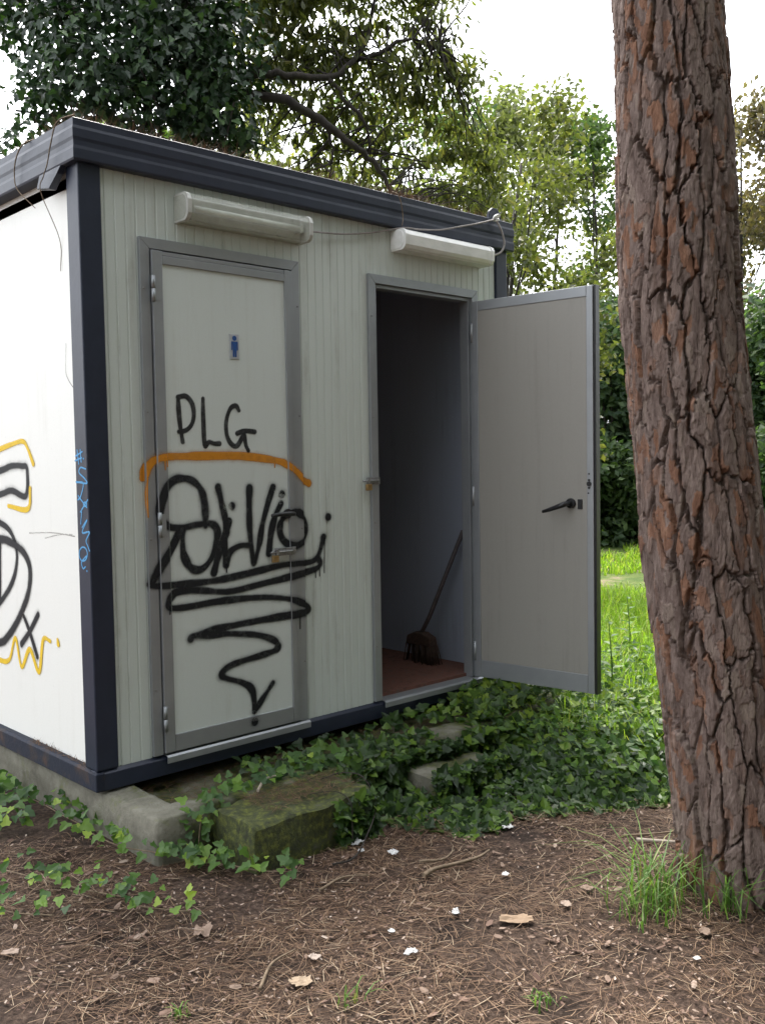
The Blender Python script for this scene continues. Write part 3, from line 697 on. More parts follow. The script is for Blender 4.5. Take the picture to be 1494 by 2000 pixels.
# ================================================================== lamps, sign, cables, broom
def lamp(x0, x1, zc, hh, label, clear):
    L = empty('wall_lamp', (x0, 0.010, zc))
    w = x1-x0; s = hh/.105
    cs = [(0, -.052), (-.072, -.052), (-.088, -.044), (-.097, -.028), (-.099, .022), (-.090, .042), (-.074, .052), (0, .052)]
    cs = [(a, b_*s) for a, b_ in cs]
    MB().box(.004, w-.004, -.030, 0, -.050*s, .050*s).build('base', 'lamp_base', L, .004)
    n = len(cs); mb = MB(); rows = []
    for (xx, k) in ((0, .86), (.012, .97), (.03, 1.0), (w-.03, 1.0), (w-.012, .97), (w, .86)):
        rows += [(xx, a*k-(0.031 if a > -.001 else 0)*0, b_*k) for a, b_ in cs]
    mb.add(rows, [(r*n+i, (r+1)*n+i, (r+1)*n+i+1, r*n+i+1) for r in range(5) for i in range(n-1)], False)
    mb.add(rows[:n], [tuple(range(n))]); mb.add(rows[-n:], [tuple(range(n-1, -1, -1))])
    c = mb.build('cover', 'acrylic' if clear else 'tube', L)
    if clear:
        MB().tube([(.05, -.058, .0), (w-.05, -.058, .0)], .013, 12).build('fluorescent_tube', 'tube', L)
        for xx in (.035, w-.05): MB().box(xx, xx+.015, -.075, -.030, -.018, .018).build('tube_holder', 'lamp_base', L, .002)
        MB().box(.06, w-.06, -.036, -.0305, -.040*s, .040*s).build('reflector', 'lamp_base', L)
    for xx in (.003, w-.021):
        MB().prism([(a*1.02-.001 if a < -.001 else a, b_*1.03) for a, b_ in cs], 0, xx, xx+.018).build('end_band', 'lamp_base' if clear else 'tube', L)
    tag(L, label, 'lamp', 'tube lamps under the roof edge')
lamp(.408, 1.045, 2.258, .108, 'clear covered tube lamp on the wall above the closed door', True)
lamp(1.605, 2.262, 2.300, .098, 'white covered tube lamp on the wall above the open doorway', False)

sg = empty('toilet_sign', (.6705, -.006, 1.679))
MB().box(-.024, .024, -.0035, 0, 0, .104).build('plate', 'sign', sg, .0012)
pg = MB()
pg.prism([(.0105*math.cos(a), .0865+.0105*math.sin(a)) for a in np.linspace(0, 2*math.pi, 17)[:-1]], 1, -.0048, -.0034)
pg.prism([(-.0155, .073), (.0155, .073), (.0165, .068), (.0165, .037), (.0115, .037), (.0108, .062), (.0095, .062), (.0090, .009), (.0015, .009), (.001, .036), (-.001, .036), (-.0015, .009), (-.0090, .009), (-.0095, .062), (-.0108, .062), (-.0115, .037), (-.0165, .037), (-.0165, .068)], 1, -.0048, -.0034)
pg.build('pictogram', 'blue_print', sg)
tag(sg, 'small grey plate with blue standing man symbol on the closed door', 'sign')

cb = MB()
def cable(pts, r): return [tuple(p) for p in smooth_line(pts, 7)], r
for pts, r in ((((2.326,-.046,2.507),(2.19,-.046,2.465),(2.051,-.046,2.428),(1.898,-.046,2.388),(1.752,-.046,2.368),(1.66,-.045,2.362),(1.60,-.02,2.352),(1.51,-.008,2.329),(1.379,-.004,2.301),(1.253,-.006,2.282),(1.126,-.012,2.27),(1.04,-.02,2.262)), .0042),
               (((2.326,-.046,2.505),(2.361,-.052,2.453),(2.386,-.052,2.389),(2.36,-.05,2.34),(2.30,-.045,2.313),(2.258,-.035,2.305)), .0055)):
    cb.tube([tuple(p) for p in smooth_line(pts, 7)], r, 8)
cb.build('electric_cable', 'cable')
tag(bpy.data.objects['electric_cable'], 'grey cable looped from the roof corner along to both tube lamps', 'cable')
kn = MB()
for k_ in range(3):
    a = [(2.332+.016*math.cos(t)+.006*k_-.006, -.046+.010*math.sin(t*2+k_), 2.512+.014*math.sin(t)+.003*k_) for t in np.linspace(0, 2*math.pi, 13)]
    kn.tube(a, .0042, 6)
kn.build('cable_knot', 'tube')
tag(bpy.data.objects['cable_knot'], 'white knot of tie wire on the roof corner eye', 'wire')

def twig(name, pts, r, label, mat='stem', cat='twig', group=None):
    P_ = smooth_line(pts, 6); n = len(P_)
    o = MB().tube([tuple(p) for p in P_], [r*(1-.6*i/n) for i in range(n)], 6).build(name, mat)
    return tag(o, label, cat, group)
twig('dry_twig', [(1.604,-.010,2.53),(1.614,-.034,2.516),(1.63,-.040,2.48),(1.642,-.040,2.409),(1.615,-.06,2.362)], .0035, 'dry twig hanging over the roof edge onto the white lamp')
twig('dry_creeper', [(.01,.33,2.53),(-.042,.359,2.505),(-.042,.434,2.466),(-.042,.455,2.40),(-.040,.431,2.341),(-.02,.323,2.254)], .0035, 'dry bowed creeper stem hanging over the left roof edge')
twig('dry_creeper', [(.02,.05,2.55),(-.040,.067,2.514),(-.045,.115,2.447),(-.045,.151,2.38),(-.048,.181,2.339),(-.048,.207,2.285),(.022,.21,2.12),(.026,.22,2.0)], .0028, 'thin dry stem hanging past the bent flap near the corner')

br = empty('broom', (2.20, .42, .101))
MB().tube([(-.01, .0, .16), (.02, -.04, .26), (.095, -.235, .75)], [.012, .0125, .0125], 10).build('handle', 'wood', br)
hv = []
MB().prism([(-.10, .10), (-.09, .15), (-.03, .175), (.03, .175), (.09, .15), (.10, .10)], 0, -.035, .025).build('head', 'bristle', br, .008)
bv = MB()
for i in range(90):
    y_ = random.uniform(-.10, .10); x_ = random.uniform(-.035, .025)
    bv.tube([(x_, y_, .105), (x_*1.3+random.uniform(-.01, .01), y_*1.25+random.uniform(-.01, .01), .0)], [.0035, .002], 4)
bv.build('bristles', 'bristle', br)
tag(br, 'dark handled broom leaning inside the open doorway', 'broom')

# ================================================================== BIG PINE
PINE = [(1.60,-1.52,9.2,.10),(1.48,-1.50,6.2,.142),(1.37,-1.57,4.0,.165),(1.329,-1.626,2.782,.177),(1.324,-1.659,2.264,.190),(1.315,-1.689,1.746,.195),(1.331,-1.754,1.054,.199),(1.346,-1.794,.708,.199),(1.376,-1.879,-.07,.206),(1.388,-1.912,-.40,.235)]
pz = np.array([p[2] for p in PINE])[::-1]
def pine_at(z):
    return [np.interp(z, pz, np.array([p[k] for p in PINE])[::-1]) for k in (0, 1, 3)]
pine = empty('pine_tree', (1.383, -1.90, -.22))
tag(pine, 'tall leaning pine trunk with thick flaking bark at the right', 'tree')
off = np.array([1.383, -1.90, -.22])

def bark_field(S, Z, circ, cw=.062, chh=.33, seed=3):
    """stretched cells with warped borders: returns cell id, distance to the border, centre distance"""
    r_ = np.random.default_rng(seed)
    nc = int(round(circ/cw)); cw = circ/nc
    seeds = []
    for c in range(nc):
        z = -0.8 - r_.random()*chh
        while z < 3.4:
            seeds.append(((c+.5+(r_.random()-.5)*.55)*cw, z)); z += chh*(.55+.95*r_.random())
    seeds = np.array(seeds); ids = np.arange(len(seeds))
    ext = np.vstack([seeds, seeds+[circ, 0], seeds-[circ, 0]]); eid = np.concatenate([ids]*3)
    k = cw/chh*1.15
    f1 = np.full(S.shape, 9.); f2 = np.full(S.shape, 9.); i1 = np.zeros(S.shape, int)
    for (a, z), i in zip(ext, eid):
        m_ = (np.abs(Z-z) < chh*2.0) & (np.abs(S-a) < cw*2.4)
        if not m_.any(): continue
        d = np.hypot(S[m_]-a, (Z[m_]-z)*k)
        o1, o2, oi = f1[m_], f2[m_], i1[m_]
        nearer = d < o1
        o2 = np.where(nearer, o1, np.minimum(o2, d)); oi = np.where(nearer, i, oi); o1 = np.where(nearer, d, o1)
        f1[m_], f2[m_], i1[m_] = o1, o2, oi
    return i1, f2-f1, f1, seeds
NT, NZ = 400, 860
th = np.linspace(0, 2*np.pi, NT, endpoint=False); zz = np.linspace(-.40, 3.05, NZ)
TT, ZZ = np.meshgrid(th, zz, indexing='ij')
circ = 2*np.pi*.195; SS = TT/(2*np.pi)*circ
cx_, sx_ = np.cos(TT), np.sin(TT)
def pn(fs, fz, seed, o=4):   # noise that closes round the trunk
    return fbm(cx_*fs+ZZ*fz*.37+7, sx_*fs+ZZ*fz+3, seed, o)
wS = SS + .085*(pn(2.2, 3.0, 21)-.47) + .030*(pn(5, 13, 22)-.47) + .012*(pn(12, 34, 27)-.47)
wZ = ZZ + .14*(pn(4, 5, 23)-.47) + .06*(pn(9, 20, 24)-.47)
cid, gap, cen, seeds = bark_field(wS % circ, wZ, circ)
fid, fgap, _, fseeds = bark_field((wS+.02*(pn(9, 22, 25)-.47)) % circ, wZ, circ, .024, .065, 9)
prng = np.random.default_rng(12)
c_lift = prng.random(len(seeds)); c_tilt = prng.normal(size=len(seeds)); c_w = prng.random(len(seeds))
f_lift = prng.random(len(fseeds)); f_col = prng.random(len(fseeds))
gs_ = np.abs(np.gradient(gap, axis=0))/(circ/NT); gz_ = np.abs(np.gradient(gap, axis=1))/(3.45/NZ)
vert = sstep(.35, .8, gs_/(gs_+gz_*2.2+1e-6))
wid = .0012 + .012*vert*sstep(.34, .62, pn(3, 2.2, 30))
edge = sstep(wid*.25, wid+.004, gap + .007*(pn(18, 34, 31)-.47))
hgt = edge*(.018+.012*c_lift[cid]) + .0065*edge*np.round(f_lift[fid]*3)/3*sstep(.0, .0016, fgap)
hgt += .004*(pn(20, 45, 33)-.47) + .003*(pn(40, 60, 34)-.47)
hgt += .0040*c_tilt[cid]*((SS-seeds[cid][..., 0]+circ/2) % circ-circ/2)/.04*edge
pcx, pcy, prad = pine_at(zz)
flare = 1+.10*np.exp(-(zz+.25)/.18)[None]*(1+.5*np.sin(TT*5+1))
RR = prad[None]*flare - .027 + hgt
BV = np.stack([pcx[None]+RR*cx_, pcy[None]+RR*sx_, ZZ], -1) - off
flake = np.where(fgap > .0005, f_col[fid], .5)*.8 + .2*c_w[cid]
# smooth-limbed core inside the plates, and the upper trunk
tz = np.concatenate([np.linspace(-.40, 3.0, 30), np.linspace(3.06, 9.2, 120)]); t2 = np.linspace(0, 2*np.pi, 72, endpoint=False)
T2, Z2 = np.meshgrid(t2, tz, indexing='ij'); ax_, ay_, ar_ = pine_at(tz)
rough = np.abs(fbm(np.cos(T2)*5+3, np.sin(T2)*5+Z2*1.1, 41)-.47)*.10
R2 = np.where(Z2 < 3.02, ar_[None]-.040, ar_[None]-.012+rough-.008)
V = np.stack([ax_[None]+R2*np.cos(T2), ay_[None]+R2*np.sin(T2), Z2], -1)-off
idx = np.arange(V.shape[0]*V.shape[1]).reshape(V.shape[:2]); nx_ = np.roll(idx, -1, 0)
F = np.stack([idx[:, :-1], nx_[:, :-1], nx_[:, 1:], idx[:, 1:]], -1).reshape(-1, 4)
trunk = np_mesh('trunk', V.reshape(-1, 3), F, 'bark', pine, True, {'flake': .35+.3*fbm(np.cos(T2)*3, np.sin(T2)*3+Z2, 4).ravel()})
idx = np.arange(NT*NZ).reshape(NT, NZ); nx_ = np.roll(idx, -1, 0)
F = np.stack([idx[:, :-1], nx_[:, :-1], nx_[:, 1:], idx[:, 1:]], -1)
fc = cid[:, :-1]
BVf = BV.reshape(-1, 3); flf = flake.ravel()
for c in np.unique(fc):
    q = F[fc == c]
    if len(q) < 12: continue
    u_, inv = np.unique(q, return_inverse=True)
    np_mesh('bark_plate', BVf[u_], inv.reshape(-1, 4), 'bark', trunk, True, {'flake': flf[u_]})
# limbs and needle crown, above the frame
lv = []
for i in range(13):
    z = 6.4+i*.22; a = i*2.4; L = 2.2-.09*i
    x, y, r = [float(k) for k in pine_at(z)]
    p = [Vector((x, y, z))-Vector(off)]
    for s in range(1, 6): p.append(p[0]+Vector((math.cos(a)*L*s/5, math.sin(a)*L*s/5, .10*s+.05*s*s/5)))
    MB().tube(p, [.045*(1-.15*s) for s in range(6)], 7).build('limb', 'branch', pine)
    lv += [(*(p[s]+Vector((random.uniform(-.2, .2), random.uniform(-.2, .2), .15))), .42) for s in (3, 4, 5)]
Pp, Nn = lobes_points(lv, 900, .2, 300)
n = len(Pp)
scatter('crown', 'pine_green', [(-.03, 0, 0), (.03, 0, 0), (0, 1, 0)], [(0, 1, 2)], Pp, rot_basis(Nn*.6+unit(n), rng.random(n)*6.28), rng.uniform(.12, .2, n), rng.random(n), pine)

# ================================================================== TREE AND CLIMBING IVY BEHIND THE CABIN
LIMBS = [[(2.085,2.429,3.592),(2.218,2.246,3.746),(2.491,1.916,3.703),(2.751,1.798,3.559),(2.966,1.723,3.429),(3.133,1.695,3.313),(3.321,1.633,3.009)],[(2.147,2.386,3.803),(2.271,2.136,3.864),(2.449,1.969,3.878),(2.834,1.885,3.926),(3.038,1.841,4.079),(3.198,1.846,4.339),(3.29,1.797,4.853)],[(2.834,1.885,3.934),(2.964,1.82,3.771),(3.074,1.773,3.624),(3.16,1.817,3.455)],[(2.149,2.52,3.77),(2.362,2.496,4.313),(2.684,2.365,4.794),(2.923,2.177,5.304)],[(2.784,1.836,3.559),(2.801,1.807,3.38),(2.813,1.854,3.235)],[(3.099,1.853,4.099),(3.455,1.739,4.304),(3.718,1.628,4.305)]]
CTR = [(2.666,2.355,4.425,.41),(3.07,2.261,4.586,.46),(3.414,2.074,4.587,.42),(3.769,1.882,4.665,.35),(3.867,1.767,4.351,.31),(3.971,1.654,4.154,.23),(3.492,1.834,4.196,.34),(3.096,2.071,4.2,.34),(2.757,2.245,4.091,.3),(2.735,2.233,3.649,.3),(3.023,2.112,3.828,.3),(3.044,2.205,3.486,.3),(3.434,2.002,3.856,.35),(3.427,2.118,3.465,.31),(3.733,1.862,3.925,.31),(3.789,1.924,3.606,.36),(4.099,1.777,3.712,.32),(4.023,1.822,3.354,.28),(4.42,1.738,3.568,.29),(3.714,1.969,3.252,.24),(4.347,1.787,3.282,.21),(2.926,2.43,5.044,.57),(3.51,2.164,5.178,.59),(3.973,1.854,5.025,.36),(2.465,2.227,3.835,.25),(2.73,2.357,3.386,.22)]
IVY = [(1.143,2.661,4.02,.36),(1.088,2.737,4.348,.33),(1.176,2.328,3.643,.35),(1.074,2.551,3.494,.23),(1.527,2.44,4.057,.43),(1.501,2.29,3.555,.36),(1.878,2.258,4.23,.44),(1.802,2.158,3.752,.4),(2.017,2.077,3.552,.3),(2.147,2.128,4.032,.34),(1.905,2.404,4.688,.55),(1.485,2.665,4.711,.51),(.981,2.897,3.273,.2),(2.193,2.042,3.449,.21),(1.346,2.698,3.365,.27),(1.712,2.349,3.323,.27),(2.062,2.156,3.315,.27),(.875,3.135,3.275,.2)]
oak = empty('broadleaf_tree', (1.95, 2.45, -.2))
tag(oak, 'olive green broadleaf tree with dark drooping limbs above the cabin roof', 'tree')
oo = Vector((1.95, 2.45, -.2))
MB().tube([Vector(p)-oo for p in ((1.93,2.44,-.3),(1.98,2.46,.8),(2.04,2.49,2.0),(2.13,2.53,3.6),(2.24,2.63,4.5),(2.33,2.77,5.7))], [.21,.18,.16,.14,.11,.06], 12).build('trunk', 'branch', oak)
for l, r in zip(LIMBS, (.042, .036, .018, .05, .014, .018)):
    P_ = smooth_line(l, 5); n = len(P_)
    P_ = P_ + rng.normal(size=P_.shape)*.008
    MB().tube([Vector(p)-oo for p in P_], [r*(1-.72*i/n) for i in range(n)], 8).build('limb', 'branch', oak)
tw = MB(); ends = np.vstack([smooth_line(l, 5) for l in LIMBS])
tips = []
for (x, y, z, r) in CTR:
    for k_ in range(9):
        c = np.array([x, y, z])+unit(1)[0]*r*random.uniform(.2, .95)
        src = ends[np.argmin(np.linalg.norm(ends-c, axis=1)+rng.random(len(ends))*.3)]
        mid = (src+c)/2+rng.normal(size=3)*.07+np.array([0, 0, .06])
        tw.tube([Vector(p)-oo for p in smooth_line([src, mid, c], 4)], [.008, .007, .006, .006, .005, .005, .004, .003, .003], 4, False)
        tips += [mid, c]
tw.build('twigs', 'branch', oak)
Pp, Nn = lobes_points(CTR, 4600, .15, 6000)
# leaves hang from twigs in sprays: pull points together into bunches
b_ = np.round(Pp*5.5+rng.normal(size=Pp.shape)*.22)/5.5 + .05*(fbm(Pp[:, 0]*9, Pp[:, 2]*9, 3)[:, None]-.4)
Pp = Pp*.62+b_*.38
keep = fbm(Pp[:, 0]*4.3+Pp[:, 1]*2, Pp[:, 2]*4.3, 77) > .385
Pp = Pp[keep]; n = len(Pp)
nr = unit(n)*np.array([1, 1, .55]); B_ = rot_basis(nr, rng.normal(size=n)*.7+math.pi)
scatter('crown', 'olive', LANCE, LANCE_F, Pp-np.array(oo), B_, rng.uniform(.055, .10, n), rng.random(n), oak)

iv = empty('climbing_ivy', (1.6, 2.4, -.2)); io = np.array([1.6, 2.4, -.2])
tag(iv, 'dark glossy ivy mass smothering the tree behind the roof corner', 'ivy')
Pp, Nn = lobes_points(IVY, 3400, .35, 6000)
n = len(Pp)
nr = Nn*.5+unit(n)*.8+np.array([-.2, -.35, .25])
scatter('foliage', 'ivy_tree', IVYL, IVY_F, Pp-io, rot_basis(nr, rng.normal(size=n)*.8+math.pi), rng.uniform(.034, .070, n), rng.random(n)**1.6, iv)
st = MB()
for i in range(26):
    l = IVY[i % len(IVY)]; c = np.array(l[:3])+unit(1)[0]*l[3]*.8
    base = np.array([2.05+random.uniform(-.1, .1), 2.42+random.uniform(-.1, .1), random.uniform(2.2, 4.2)])
    mid = (base+c)/2+rng.normal(size=3)*.1
    st.tube([tuple(p) for p in smooth_line([base, mid, c], 5)-io], .007, 5, False)
st.build('stems', 'branch', iv)

# ================================================================== FAR TREES AND HEDGE
def far_tree(name, x, y, h, cb, rad, mat, label, nl=26, dens=190, leaf=.15, lean=(0, 0), trunk_r=.09, gapc=.36, group='trees at the back of the clearing', seed=0):
    t = empty(name, (x, y, float(ground_z(x, y))-.03)); tag(t, label, 'tree', group)
    r_ = random.Random(seed)
    pts = [Vector((lean[0]*s*s+r_.uniform(-.05, .05), lean[1]*s*s+r_.uniform(-.05, .05), h*.92*s)) for s in (0, .2, .4, .6, .8, 1)]
    MB().tube(pts, [trunk_r*(1-.8*s/5) for s in range(6)], 8).build('trunk', 'branch', t)
    lob = []; lm = MB()
    for i in range(nl):
        s = r_.random(); z = cb+(h-cb)*s
        w = rad*(.45+.75*math.sin(math.pi*min(1, .18+s*.78)))
        a = r_.uniform(0, 6.283); d = w*math.sqrt(r_.random())
        c = Vector((lean[0]*s+math.cos(a)*d, lean[1]*s+math.sin(a)*d, z))
        lob.append((*c, r_.uniform(.22, .46)*rad*.75))
        q = min(1.0, z/h*.85); base = Vector((lean[0]*q*q, lean[1]*q*q, h*.92*q))-Vector((0, 0, .2+.5*r_.random()))
        if i % 2: continue
        lm.tube([base, (base+c)/2+Vector((r_.uniform(-.15, .15), r_.uniform(-.15, .15), .05)), c], [.012, .009, .004], 5, False)
    lm.build('limbs', 'branch', t)
    P_, N_ = lobes_points(lob, dens*4.5/(rad*.5), .15, 2600)
    k = fbm(P_[:, 0]*2.6+P_[:, 1]*1.3+x, P_[:, 2]*2.6, 50+seed) > gapc
    P_ = P_[k]; n = len(P_)
    scatter('crown', mat, OVAL, OVAL_F, P_, rot_basis(unit(n)*np.array([1, 1, .7])+np.array([-.2, .1, .3]), rng.random(n)*6.28), rng.uniform(.5, 1.05, n)*leaf*.8, rng.random(n), t)
    return t
FT = [
 (6.3, 3.35, 5.0, 1.6, 1.15, 'olive', 'leafy olive tree right behind the cabin roof corner', 34, 330, .12),
 (13.9, 9.3, 8.4, 2.0, 2.0, 'far_olive', 'pale olive tree with sky gaps beyond the roof corner', 34, 170, .20),
 (15.3, 9.2, 8.8, 3.0, 2.0, 'far_olive', 'tall pale tree above the top of the open door', 32, 120, .20),
 (15.2, 8.0, 8.0, 3.0, 1.5, 'far_green', 'slender dark stemmed tree just left of the pine trunk', 28, 130, .19),
 (17.2, 7.9, 9.0, 4.0, 1.6, 'far_olive', 'slim sparse tree partly hidden behind the pine trunk', 26, 120, .20),
 (16.3, 5.5, 8.2, 1.2, 2.0, 'far_brown', 'greyish russet tree at the right edge behind the pine', 62, 170, .19),
 (18.5, 3.6, 8.5, 1.5, 2.2, 'far_olive', 'wide olive tree beyond the right edge of the clearing', 30, 120, .22),
 (11.9, 9.9, 8.2, 1.5, 2.0, 'far_green', 'dark green tree low behind the right end of the roof', 32, 130, .20),
 (4.9, 5.2, 5.2, 1.0, 1.4, 'olive', 'bushy olive tree hidden low behind the middle of the cabin', 30, 190, .14),
 (0.2, 5.6, 4.3, 1.0, 1.0, 'far_green', 'low green tree behind the far end of the white side', 24, 200, .13),
]
for i, a in enumerate(FT):
    far_tree('far_tree', *a, lean=(random.uniform(-.3, .3), random.uniform(-.3, .3)), trunk_r=.07, gapc=.36 if i in (0, 5, 8, 9) else .435, seed=i+1)
def shrub(x, y, h, w, mat, label, seed):
    t = empty('hedge_shrub', (x, y, float(ground_z(x, y))-.03)); tag(t, label, 'shrub', 'dense shrubs along the edge of the grass')
    r_ = random.Random(seed); lob = []; lm = MB()
    for i in range(26):
        z = h*r_.random()**.8*.92+.15; ww = w*(1-.35*(z/h)**2); a = r_.uniform(0, 6.283); d = ww*math.sqrt(r_.random())*.75
        c = (math.cos(a)*d, math.sin(a)*d, z); lob.append((*c, r_.uniform(.35, .6)))
        lm.tube([(c[0]*.25, c[1]*.25, 0), (c[0]*.6, c[1]*.6, z*.6), c], [.03, .022, .01], 5, False)
    lm.build('stems', 'branch', t)
    P_, N_ = lobes_points(lob, 700, .35, 800); n = len(P_); P_[:, 2] = np.maximum(P_[:, 2], .03)
    scatter('foliage', mat, OVAL, OVAL_F, P_, rot_basis(N_*.6+unit(n)*.7+np.array([-.2, .0, .4]), rng.random(n)*6.28), rng.uniform(.10, .19, n), rng.random(n), t)
SH = [(12.9, 7.2, 4.0, 1.5, 'hedge', 'dark shrub furthest left, behind the edge of the open door'), (13.0, 6.2, 4.3, 1.3, 'hedge', 'dark dense shrub seen between open door and pine trunk'), (14.0, 5.6, 3.9, 1.4, 'hedge', 'dark shrub mostly hidden by the pine trunk'),
      (14.4, 4.6, 4.2, 1.4, 'hedge', 'dark shrub right behind the pine trunk'), (13.7, 3.6, 4.0, 1.4, 'hedge', 'dark green shrub at the right edge behind the pine'), (13.2, 2.4, 4.3, 1.5, 'hedge', 'dark shrub beyond the right edge of the pine'),
      (11.5, 6.1, 1.5, .9, 'far_green', 'low bright bush at the foot of the hedge beside the door edge'), (12.2, 4.9, 1.3, .9, 'far_green', 'low bright bush at the foot of the hedge by the pine'), (12.1, 3.4, 1.4, .9, 'far_green', 'low bright bush at the right edge of the grass')]
for i, a in enumerate(SH): shrub(*a, i+31)

# the wood behind the photographer, which keeps the sky off the front of the cabin
for i, (x, y, h, rad, wh) in enumerate(((-8.5, -7.0, 12, 3.0, 'at its left end'), (-5.0, -9.0, 13, 3.0, 'second from its left end'), (-1.2, -9.6, 13, 3.0, 'third from its left end'), (2.6, -9.6, 13, 3.0, 'straight across from the doors'), (6.4, -9.0, 13, 3.0, 'second from its right end'), (10.0, -7.2, 12, 3.0, 'at its right end'))):
    far_tree('wood_tree', x, y, h, .8, rad, 'hedge', 'large dense tree of the wood facing the cabin, '+wh, 60, 60, .45, gapc=.1, trunk_r=.25, group='wood facing the cabin front', seed=90+i)

# ================================================================== GRASS, GROUND IVY, LITTER
def blades(name, mat, P_, L, wid, lean, label=None, cat=None, kind=None, parent=None, rnd=None, stiff=.5):
    n = len(P_); a = rng.random(n)*6.283
    dx, dy = np.cos(a), np.sin(a); ln = lean*rng.random(n)*L
    V_ = np.zeros((n, 7, 3)); wx, wy = -dy*wid/2, dx*wid/2
    for k_, (s, w) in enumerate(((0, 1.), (.4, .85), (.75, .55))):
        c = P_+np.stack([dx*ln*s**2.2, dy*ln*s**2.2, L*(s-.35*lean*s**3*stiff)], -1)
        V_[:, 2*k_] = c+np.stack([wx*w, wy*w, 0*wx], -1); V_[:, 2*k_+1] = c-np.stack([wx*w, wy*w, 0*wx], -1)
    V_[:, 6] = P_+np.stack([dx*ln, dy*ln, L*(1-.35*lean*stiff-.25*lean*rng.random(n))], -1)
    F_ = np.array([(0, 1, 3), (0, 3, 2), (2, 3, 5), (2, 5, 4), (4, 5, 6)])
    F_ = (F_[None]+(np.arange(n)*7)[:, None, None]).reshape(-1, 3)
    rnd = rng.random(n) if rnd is None else rnd
    o = np_mesh(name, V_.reshape(-1, 3), F_, mat, parent, False, {'rnd': np.repeat(rnd, 7)})
    return tag(o, label, cat, None, kind)

def on_ground(x, y, dz=0.0): return np.stack([x, y, ground_z(x, y)+dz], -1)
def s_of(x, y): return .56*x+.83*y
# near meadow beyond the open door, then the lawn out to the hedge
x = rng.uniform(1.9, 6.5, 42000); y = rng.uniform(-2.2, 3.0, 42000)
wv = s_of(x, y)+.5*(fbm(x*2, y*2, 60)-.45)
k = (wv > .62-.30*sstep(2.0, 2.6, x)) & ((x > 2.70) | (y < -.30)) & (fbm(x*1.6+4, y*1.6, 61) > .30)
x, y = x[k], y[k]
blades('meadow_grass', 'grass', on_ground(x, y, -.01), rng.uniform(.10, .34, len(x)), rng.uniform(.005, .009, len(x)), .9, 'tall bright green grass beyond the open door', 'grass', 'stuff')
x = rng.uniform(5.5, 16, 60000); y = rng.uniform(-3, 9, 60000)
k = (fbm(x*.75+2, y*.75, 62) > .44) & (np.hypot(x, y) < 17)
x, y = x[k], y[k]
blades('lawn_grass', 'grass', on_ground(x, y, -.01), rng.uniform(.05, .17, len(x)), rng.uniform(.012, .024, len(x)), .8, 'patchy lit grass with bare soil in the clearing', 'grass', 'stuff')

# ivy and bramble carpet at the foot of the cabin
x = rng.uniform(.6, 4.6, 40000); y = rng.uniform(-2.2, .35, 40000)
wv = s_of(x, y)+.35*(fbm(x*3, y*3, 65)-.45)
inslab = (x < 2.49) & (y > -.40)
instep = ((x < .90) & (y < -.38)) | ((x > 1.25) & (x < 1.58) & (y > -.60) & (y < -.46))
k = (wv > -.16) & (wv < np.where((x < 2.75) & (y < 0), 1.7, 1.05)-.5*rng.random(40000)) & ~instep & ~((y > -.03) & (x < 2.52)) & (rng.random(40000) < .95) & (fbm(x*3.2+8, y*3.2, 67) > .36-.1*sstep(1.6, 2.4, x)) & ~((x < 1.9) & (y > -.30) & (rng.random(40000) < .8))
x, y, wv, inslab = x[k], y[k], wv[k], inslab[k]
h = (.045+.13*sstep(1.7, 2.8, x))*sstep(-.2, .45, wv)+.015
top = np.where(inslab, -.05, ground_z(x, y))
# and hanging over the faces of the base and the stone step
cx1 = rng.uniform(.82, 2.51, 2600); cx2 = rng.uniform(1.17, 1.66, 900); cx3 = rng.uniform(.60, .86, 260)
extra = np.concatenate([np.stack([cx1, -.415-.05*rng.random(2600), -.19+.17*rng.random(2600)**1.2], -1), np.stack([cx2, -.65-.05*rng.random(900), -.19+.13*rng.random(900)], -1), np.stack([cx3, np.where(cx3 > .79, rng.uniform(-.69, -.42, 260), -.70), -.19+.16*rng.random(260)**1.4], -1)])
P_ = np.stack([x, y, top+h*rng.random(len(x))**.5+.05*fbm(x*6, y*6, 66)*sstep(-.1, .3, wv)*sstep(1.0, 2.4, x)], -1)
P_ = np.vstack([P_, extra]); x = P_[:, 0]; wv = np.concatenate([wv, s_of(extra[:, 0], extra[:, 1])])
n = len(P_)
nr = np.array([-.25, -.45, .8])+unit(n)*.62
bright = np.clip(rng.random(n)**1.2*.85+.38*sstep(.8, 1.7, x*.5+.3*wv), 0, 1)
tag(scatter('ground_ivy', 'ivy', IVYL, IVY_F, P_, rot_basis(nr, rng.random(n)*6.28), rng.uniform(.018, .060, n), bright), 'dense ivy and bramble carpet at the foot of the cabin', 'ivy', None, 'stuff')
# soft bright herbs among the grass
x = rng.uniform(1.8, 5.0, 15000); y = rng.uniform(-2.0, 1.0, 15000); wv = s_of(x, y)+.5*(fbm(x*2.5, y*2.5, 68)-.45)
k = (wv > .12) & (wv < 2.4) & ((x > 2.7) | (y < -.3)) & (rng.random(15000) < .6); x, y = x[k], y[k]; n = len(x)
P_ = on_ground(x, y, 0); P_[:, 2] += rng.random(n)**.7*.20
tag(scatter('meadow_herbs', 'ivy_fresh', OVAL, OVAL_F, P_, rot_basis(np.array([-.2, -.3, .8])+unit(n)*.6, rng.random(n)*6.28), rng.uniform(.03, .06, n), rng.random(n)*.9), 'bright leafy herbs growing through the meadow grass', 'herbs', None, 'stuff')

